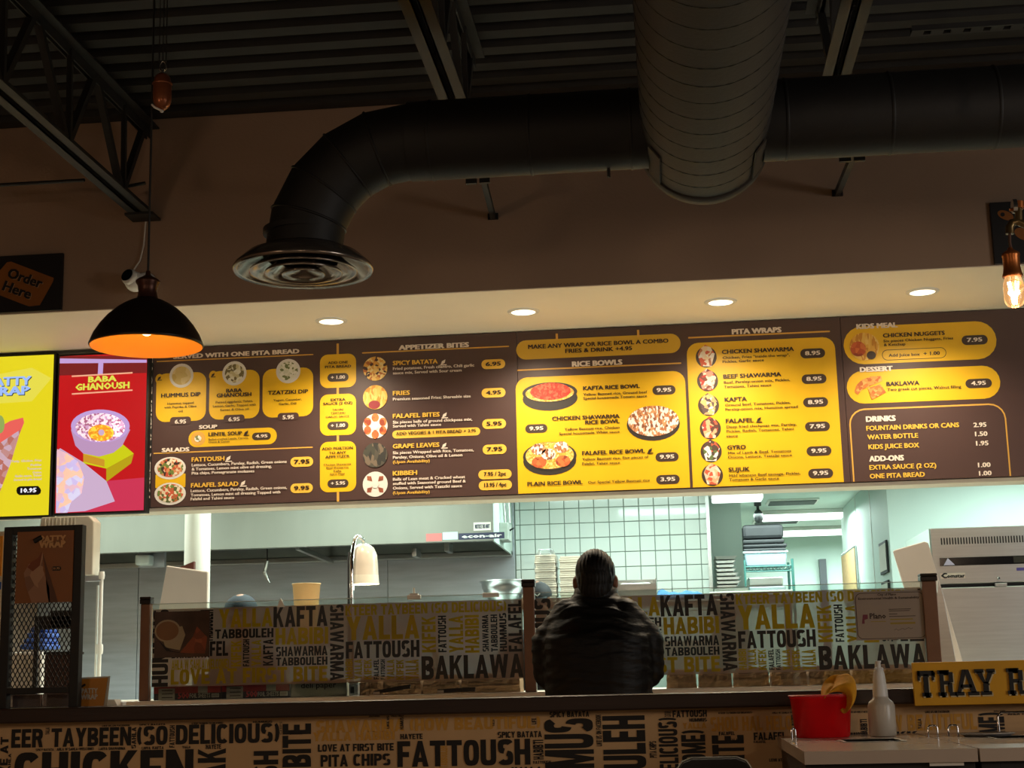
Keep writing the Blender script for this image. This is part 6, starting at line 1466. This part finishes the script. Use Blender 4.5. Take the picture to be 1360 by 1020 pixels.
hb = zt_b-zc
def rq(z, r): return [(c.x+r*x, YBk+r*.92*y, zc+z) for x, y, _ in ring(0, 1, 1, e=3, n=40)]
m = MB(); m.rings([rq(.001, rb_*.95), rq(.006, rb_), rq(hb-.012, rtp*.985), rq(hb-.010, rtp*1.02), rq(hb, rtp*1.02), rq(hb, rtp*.96), rq(.01, rb_*.96)]); m.build('pail', M_red, t)
rn = MB(); rn.tube([Vector(p)+Vector((0, 0, 0)) for p in rq(hb-.002, rtp*1.03)]+[Vector(rq(hb-.002, rtp*1.03)[0])], .0028, 6); rn.build('rim', mat('bright red rim', (226, 60, 66), .3), t)
# yellow cloth over the rim
m = MB(); rr = []
cl = P(1108, 915, YBk-.04)
prof = [(1093, 925, 2), (1098, 913, 8), (1108, 905, 12), (1118, 904, 12), (1126, 910, 9), (1130, 922, 7), (1127, 935, 7), (1120, 943, 5), (1115, 940, 2)]
for i, (x, y, w) in enumerate(prof):
    p = P(x, y, YBk-.03); w = S(w, YBk)
    rr.append([p+Vector((w*math.cos(a_)*(1+.35*math.sin(3*a_+i)), -.02+.05*math.sin(a_)*(1+.25*math.sin(2*a_+i)), w*.9*math.sin(a_+.6)*(1+.3*math.cos(3*a_)))) for a_ in [2*math.pi*k/18 for k in range(18)]])
o = m.rings(rr).build('yellow_cloth', mat('yellow cloth', (226, 160, 30), .85, var=.12, vscale=30, bump=.3, bscale=60), base=cl); sb = o.modifiers.new('s', 'SUBSURF'); sb.levels = 1; sb.render_levels = 2
tag(o, 'crumpled yellow cloth hanging over the rim of the red bucket', 'cloth')
# spray bottle
bq = PZ(1171, 978, zc); Yb_ = bq.y; c = P(1171, 950, Yb_)
u = lambda px: S(px, Yb_)
zz = lambda y: P(1171, y, Yb_).z-zc
t = thing('spray_bottle', 'milky white plastic bottle with a tall nozzle on the tray cabinet', 'bottle', (c.x, Yb_, zc))
M_milk = mat('milky plastic', (226, 220, 206), .3, trans=.25)
MB().lathe([(u(15), .001), (u(17), .004), (u(17.2), zz(955)), (u(17), zz(937)), (u(15), zz(932)), (u(10.5), zz(928)), (u(9.5), zz(925))], (c.x, Yb_, zc), 36).build('bottle', M_milk, t)
MB().lathe([(u(9.6), zz(925)), (u(9.4), zz(918)), (u(8.0), zz(905)), (u(8.2), zz(904)), (u(6.6), zz(893)), (u(5.2), zz(888)), (u(3.2), zz(887)), (u(3.0), zz(880)), (u(3.8), zz(879.5)), (u(3.8), zz(877.5))], (c.x, Yb_, zc), 28).build('nozzle', M_white, t)
MB().ell((c.x-u(3.5), Yb_-.004, zc+zz(889)), (u(2.6),)*3).ell((c.x+u(3.5), Yb_-.004, zc+zz(889)), (u(2.6),)*3).build('nozzle_lug', M_white, t)
MB().lathe([(u(16.9), .004), (u(16.9), zz(956))], (c.x, Yb_, zc), 30).build('liquid', mat('grey soapy liquid', (190, 184, 176), .2, trans=.2), t)
# TRAY R sign
Yt = YLW-.085
a = P(1213, 908, Yt); z0 = P(1217, 937.5, Yt).z; z1 = P(1213, 880, Yt).z; xe = a.x+1.05
t = thing('tray_sign', 'yellow sign board lettered TRAY R in black slab letters on the rail', 'sign', (a.x, Yt, z0))
MB().box(a.x, xe, Yt, Yt+.018, z0, z1).build('board', mat('golden yellow board', (224, 164, 24), .45, var=.06, vscale=10), t, bevel=.002)
bx = MB()
GL = {'T': [(.36, 0, .64, .86), (.02, .80, .98, 1), (.02, .62, .16, 1), (.84, .62, .98, 1), (.24, 0, .76, .14)],
      'R': [(.12, 0, .34, 1), (0, .86, .60, 1), (0, 0, .46, .14), (.34, .44, .66, .58), (.34, .86, .66, 1.0), (.62, .52, .86, .92), (.56, .14, .80, .50), (.62, 0, 1.0, .14)],
      'A': None, 'Y': None}
def slab(mb, ch, x, z, w, h, y):
    def q(pts): mb.prism([(x+w*u_, z+h*v_) for u_, v_ in pts], y-.002, y)
    if ch in 'TR':
        for u0, v0, u1, v1 in GL[ch]: q([(u0, v0), (u1, v0), (u1, v1), (u0, v1)])
    if ch == 'A':
        q([(.10, .1), (.26, .1), (.50, .82), (.50, 1), (.36, 1)]); q([(.70, .1), (.94, .1), (.64, 1), (.46, 1)]); q([(.24, .30), (.76, .30), (.72, .42), (.28, .42)]); q([(0, 0), (.40, 0), (.40, .14), (0, .14)]); q([(.56, 0), (1.04, 0), (1.04, .14), (.56, .14)])
    if ch == 'Y':
        q([(.06, .9), (.38, .45), (.52, .45), (.34, .9)]); q([(.66, .9), (.48, .45), (.62, .42), (.92, .9)]); q([(.38, .1), (.64, .1), (.64, .5), (.38, .5)]); q([(-.02, .86), (.44, .86), (.44, 1), (-.02, 1)]); q([(.58, .86), (1.0, .86), (1.0, 1), (.58, 1)]); q([(.24, 0), (.78, 0), (.78, .14), (.24, .14)])
for dx, dz, y, mm, nm in ((.004, -.005, Yt-.001, mat('pale letter outline', (214, 196, 150), .5), 'letter_shadow'), (0, 0, Yt-.004, M_blk, 'lettering')):
    mb = MB()
    for ch, x0_, x1_ in (('T', 1218, 1241), ('R', 1245, 1269), ('A', 1267, 1298), ('Y', 1295, 1322), ('R', 1337, 1362)):
        xa_, xb_ = P(x0_, 905, Yt).x, P(x1_, 905, Yt).x; zb_l = P(x0_, 925-.025*(x0_-1218)+0, Yt).z; zt_l = P(x0_, 891-.03*(x0_-1218), Yt).z
        slab(mb, ch, xa_+dx, zb_l+dz, xb_-xa_, zt_l-zb_l, y)
    mb.build(nm, mm, t)
# chair at the bottom edge
Yc_ = 4.9
a, b = P(897, 1010, Yc_).x, P(1000, 1010, Yc_).x; ztc = P(950, 1008, Yc_).z
cxm = (a+b)/2; wv = (b-a)/2
t = thing('chair', 'black chair whose rounded back just shows at the bottom edge', 'chair', (cxm, Yc_-.2, 0))
MB().prism([(cxm-wv, ztc-.30), (cxm+wv, ztc-.30), (cxm+wv, ztc-.045), (cxm+wv-.022, ztc-.012), (cxm+wv-.05, ztc), (cxm-wv+.05, ztc), (cxm-wv+.022, ztc-.012), (cxm-wv, ztc-.045)], Yc_, Yc_+.03).build('backrest', M_black, t, bevel=.004)
MB().tube([(cxm-wv-.004, Yc_+.015, ztc-.045), (cxm-wv+.02, Yc_+.015, ztc-.008), (cxm-wv+.05, Yc_+.015, ztc+.003), (cxm+wv-.05, Yc_+.015, ztc+.003), (cxm+wv-.02, Yc_+.015, ztc-.008), (cxm+wv+.004, Yc_+.015, ztc-.045)], .004, 8).build('metal_edge', M_steel, t)
MB().box(cxm-wv-.04, cxm+wv+.04, Yc_-.40, Yc_-.0, .44, .48).build('seat', M_black, t, bevel=.012)
for sx in (-1, 1):
    MB().tube([(cxm+sx*(wv-.0), Yc_+.015, 0), (cxm+sx*(wv-.0), Yc_+.015, ztc-.2)], .012).build('leg', M_steelblk, t); MB().tube([(cxm+sx*(wv+.02), Yc_-.38, 0), (cxm+sx*(wv+.02), Yc_-.38, .44)], .012).build('leg', M_steelblk, t)
# ================================================================== HALL: LAMPS, SIGNS, CAMERA
YL = 5.1
c = P(194.5, 459, YL); k_ = S(1, YL)
M_copper = mat('copper painted inside', (250, 168, 56), .5, 0)
M_shade = mat('dark bronze enamel', (34, 26, 22), .35, .3, var=.1)
t = thing('pendant_lamp', 'dark dome pendant lamp with orange inside on a long cord', 'lamp', c)
r = S(78.5, YL)
pr = [(1, 0), (.985, .06), (.93, .20), (.83, .36), (.70, .52), (.55, .66), (.42, .75), (.30, .815), (.20, .855), (.175, .88)]
MB().lathe([(r*a_, r*b_) for a_, b_ in pr], c, 56, caps=False).build('shade', M_shade, t)
MB().lathe([(r*a_*.985, r*b_-.004) for a_, b_ in pr]+[(0, r*.87)], c, 56, caps=False).build('shade_lining', M_copper, t)
MB().lathe([(r*.99, -.001), (r*1.008, .001), (r*1.0, .006)], c, 56, caps=False).build('rim', M_shade, t)
MB().lathe([(r*a_, r*b_) for a_, b_ in ((.19, .865), (.175, .92), (.165, 1.0), (.18, 1.10), (.215, 1.16), (.215, 1.19), (.17, 1.23), (.11, 1.26), (.05, 1.30), (.035, 1.38))], c, 32).build('neck', mat('dark copper', (74, 44, 34), .35, .6), t)
MB().tube([(c.x, YL, c.z+r*1.35), (c.x, YL, ZC-.002)], .004, 8).build('cord', M_black, t)
MB().ell((c.x, YL, c.z+.075), (.03, .03, .04)).build('bulb', mat('lamp bulb', (255, 220, 160), .5, emit=(255, 225, 170), estr=5), t)
MB().lathe([(.018, .105), (.018, .15)], c, 16).build('socket', M_black, t)
light('POINT', 'pendant_bulb_light', (c.x, YL, c.z+.06), 8, (1, .58, .22), .03)
# counterweight with pulley
c = P(215.5, 122, YL-.02)
t = thing('counterweight', 'copper coloured oval counterweight hanging on cords above the pendant lamp', 'counterweight', c)
M_cw = mat('copper glaze', (146, 84, 52), .3, .5, var=.1)
hC = S(28, YL)
MB().lathe([(.0, -hC), (.012, -hC*.97), (.026, -hC*.78), (.033, -hC*.5), (.034, .0), (.033, hC*.45), (.028, hC*.78), (.018, hC*.94), (0, hC)], c, 28, caps=False).build('weight', M_cw, t)
MB().lathe([(.0345, hC*.36), (.037, hC*.42), (.0345, hC*.48)], c, 28, caps=False).build('band', M_cw, t)
MB().tube([c+Vector((0, 0, hC)), c+Vector((0, 0, hC+.012))], .006).tube([c+Vector((.012*math.cos(a_), 0, hC+.028+.02*math.sin(a_))) for a_ in [2*math.pi*i/16 for i in range(17)]], .0035, 6).build('hook', M_chrome, t)
MB().tube([c+Vector((-.034, -.01, -hC*.72)), c+Vector((-.02, -.025, -hC*.95)), c+Vector((0, -.01, -hC*1.06))], .004, 6).ell(c+Vector((0, 0, -hC*1.04)), (.007, .007, .007)).build('cord_loop', M_white, t)
for dx in (-.014, 0, .012): MB().tube([c+Vector((dx, .0, hC+.045)), (c.x+dx, c.y, ZC-.002)], .0022, 6).build('cord', M_black, t)
# edison lamp
YE_ = 4.6
c = P(1345, 368, YE_); u = lambda px: S(px, YE_)
t = thing('edison_lamp', 'glowing oval filament bulb in a copper socket hanging from a pipe at right', 'lamp', c)
M_cs = mat('copper socket', (176, 104, 52), .35, .75, var=.1)
MB().lathe([(u(13), 0), (u(13.5), .006), (u(12), .014), (u(11), .03), (u(11), .062), (u(11.8), .066), (u(11.5), .074), (u(8), .080), (u(4), .086), (u(3), .092)], c, 30).build('socket', M_cs, t)
MB().lathe([(u(10), -.001), (u(12.6), -.016), (u(13.4), -.03), (u(13.4), -u(30)), (u(12.4), -u(35)), (u(9.5), -u(39)), (u(5), -u(41.5)), (0, -u(42.5))], c, 32, caps=False).build('glass_bulb', mat('bulb glass', (255, 240, 220), .03, trans=1.0, emit=(255, 190, 120), estr=.35), t)  # faint emission in the glass stands in for the filament's bloom
fl = MB()
for k in range(5):
    a_ = 2*math.pi*k/5; fl.tube([(c.x+.010*math.cos(a_), c.y+.010*math.sin(a_), c.z-.018), (c.x+.004*math.cos(a_+.6), c.y+.004*math.sin(a_+.6), c.z-.078)], .0016, 6)
fl.build('filament', mat('hot filament', (255, 220, 150), .5, emit=(255, 214, 140), estr=45), t)
MB().lathe([(.004, -.0), (.0035, -.05)], c, 10).build('glass_stem', mat('stem glass', (255, 220, 180), .1, trans=.8), t)
light('POINT', 'edison_light', (c.x, c.y, c.z-.05), 1.2, (1, .66, .34), .012)
M_pipe = mat('aged brass pipe', (120, 100, 66), .3, .8, var=.2, vscale=30)
e0 = P(1341, 309, YE_)
MB().tube([P(1344, 336, YE_), P(1341, 322, YE_), e0], .0045, 8).build('flex_cord', mat('brown cloth cord', (90, 60, 46), .7), t)
MB().tube([e0+Vector((0, 0, -.004)), P(1341, 302, YE_), P(1344, 296, YE_), P(1352, 294, YE_), P(1364, 300, YE_), P(1400, 300, YE_)], [.013, .0125, .0125, .0125, .012, .012], 14).build('pipe_elbow', M_pipe, t)
MB().tube([P(1353, 296, YE_), P(1353, 275, YE_), P(1353, 270, YE_)], [.012, .011, .011], 12).tube([P(1400, 300, YE_), P(1412, 292, YE_), (P(1412, 292, YE_).x, YE_, ZC-.002)], .011, 12).build('pipe_riser', M_pipe, t)
MB().tube([P(1353, 277, YE_), P(1353, 268, YE_)], .016, 12).tube([P(1341, 279, YE_), P(1365, 273, YE_)], .005, 8).build('coupling', M_cs, t)
MB().lathe([(.022, -.006), (.022, .006)], P(1347, 274, YE_), 20, 'X').build('valve_wheel', M_chrome, t)
# wall signs
M_sign = mat('black sign board', (20, 18, 20), .5, var=.1); M_org = mat('orange tag print', (150, 90, 30), .5, var=.1, vscale=12)
a = P(-40, 380, YW7-.02).x; b = P(82, 380, YW7-.02).x; z0 = zs+.002; z1 = P(60, 337, YW7-.02).z
t = thing('order_sign', 'black wall sign with a tilted orange tag reading Order Here', 'sign', (b, YW7, z0))
MB().box(a, b, YW7-.02, YW7, z0, z1).build('board', M_sign, t, bevel=.002)
Q = lambda x, y, l=0: P(x, y, YW7-.02-.001*l)
qq = [Q(x/10.2, 330+y/10.2) for x, y in ((400, 785), (350, 770), (0, 635), (-60, 560), (0, 300), (95, 190), (150, 178), (730, 400), (720, 450), (540, 770))]
MB().prism([(v.x, v.z) for v in qq][::-1], YW7-.022, YW7-.021).build('orange_tag', M_org, t)
d_ = (Q(600/10.2, 330+560/10.2)-Q(95/10.2, 330+390/10.2)); U = Vector((d_.x, 0, d_.z)).normalized(); V = Vector((-U.z, 0, U.x))
mb = MB(); mb2 = MB()
for s, x, y, w in (('Order', 95, 385, 53), ('Here', 30, 560, 43)):
    o_ = Q(x/10.2, 330+y/10.2, 3); put_text(mb, s, o_, U, V, S(w, YW7), S(14, YW7), .055, 2)
    o_ = Q(x/10.2+.8, 330+y/10.2+.8, 2); put_text(mb2, s, o_, U, V, S(w, YW7), S(14, YW7), .06, 2)
mb2.build('letter_edge', mat('pale tag edge', (176, 140, 100), .5), t); mb.build('lettering', M_blk, t)
a = P(1317, 300, YW7-.02).x; b = a+.55; z1 = P(1315, 269, YW7-.02).z
t = thing('wall_sign', 'black wall sign with orange tag shapes behind the filament bulb', 'sign', (a, YW7, z0))
MB().box(a, b, YW7-.02, YW7, z0, z1).build('board', M_sign, t, bevel=.002)
for cx_, cy_, rx, ry, l in ((1335.5, 286, 10, 7, 1), (1360, 311, 12, 9, 1)):
    q = Q(cx_, cy_, l); MB().prism([(q.x+S(rx, YW7)*math.cos(a_)-S(2, YW7)*math.sin(a_), q.z+S(ry, YW7)*math.sin(a_)-S(2, YW7)*math.cos(a_)) for a_ in [2*math.pi*i/24 for i in range(24)]], YW7-.022, YW7-.021).build('orange_tag', M_org, t)
q = Q(1331.5, 285, 2); MB().prism([(q.x+.010*math.cos(2*math.pi*i/14), q.z+.010*math.sin(2*math.pi*i/14)) for i in range(14)], YW7-.024, YW7-.0225).build('tag_hole', M_blk, t)
# security camera on the bulkhead
c = P(176, 374, YW7-.06)
t = thing('wall_camera', 'white dome security camera on the wall behind the pendant lamp', 'camera', (c.x, YW7, c.z))
MB().lathe([(.0, -.002), (.055, -.002), (.055, -.03), (.045, -.045)], (c.x+.05, YW7, c.z+.0), 28, 'Y').build('base', M_white, t)
Rr = Matrix.Rotation(math.radians(-18), 3, 'Z') @ Matrix.Rotation(math.radians(-18), 3, 'X')
MB().ell((c.x+.022, YW7-.085, c.z-.008), (.050, .052, .050)).build('housing', M_white, t)
MB().lathe([(.0, -.058), (.03, -.056), (.038, -.050), (.040, -.04), (.040, -.02)], (c.x+.018, YW7-.085, c.z-.006), 28, 'Y', rot=Rr).build('lens_ring', M_white, t)
MB().lathe([(.0, -.0605), (.032, -.0605)], (c.x+.018, YW7-.085, c.z-.006), 28, 'Y', rot=Rr, caps=False).build('lens', mat('camera lens', (10, 12, 18), .08), t)
w0 = [P(x, y, YW7-.012) for x, y in ((178, 358), (186, 346), (191, 325), (193, 300), (194, 292))]
MB().tube(w0, .004, 8).build('cable', M_white, t)
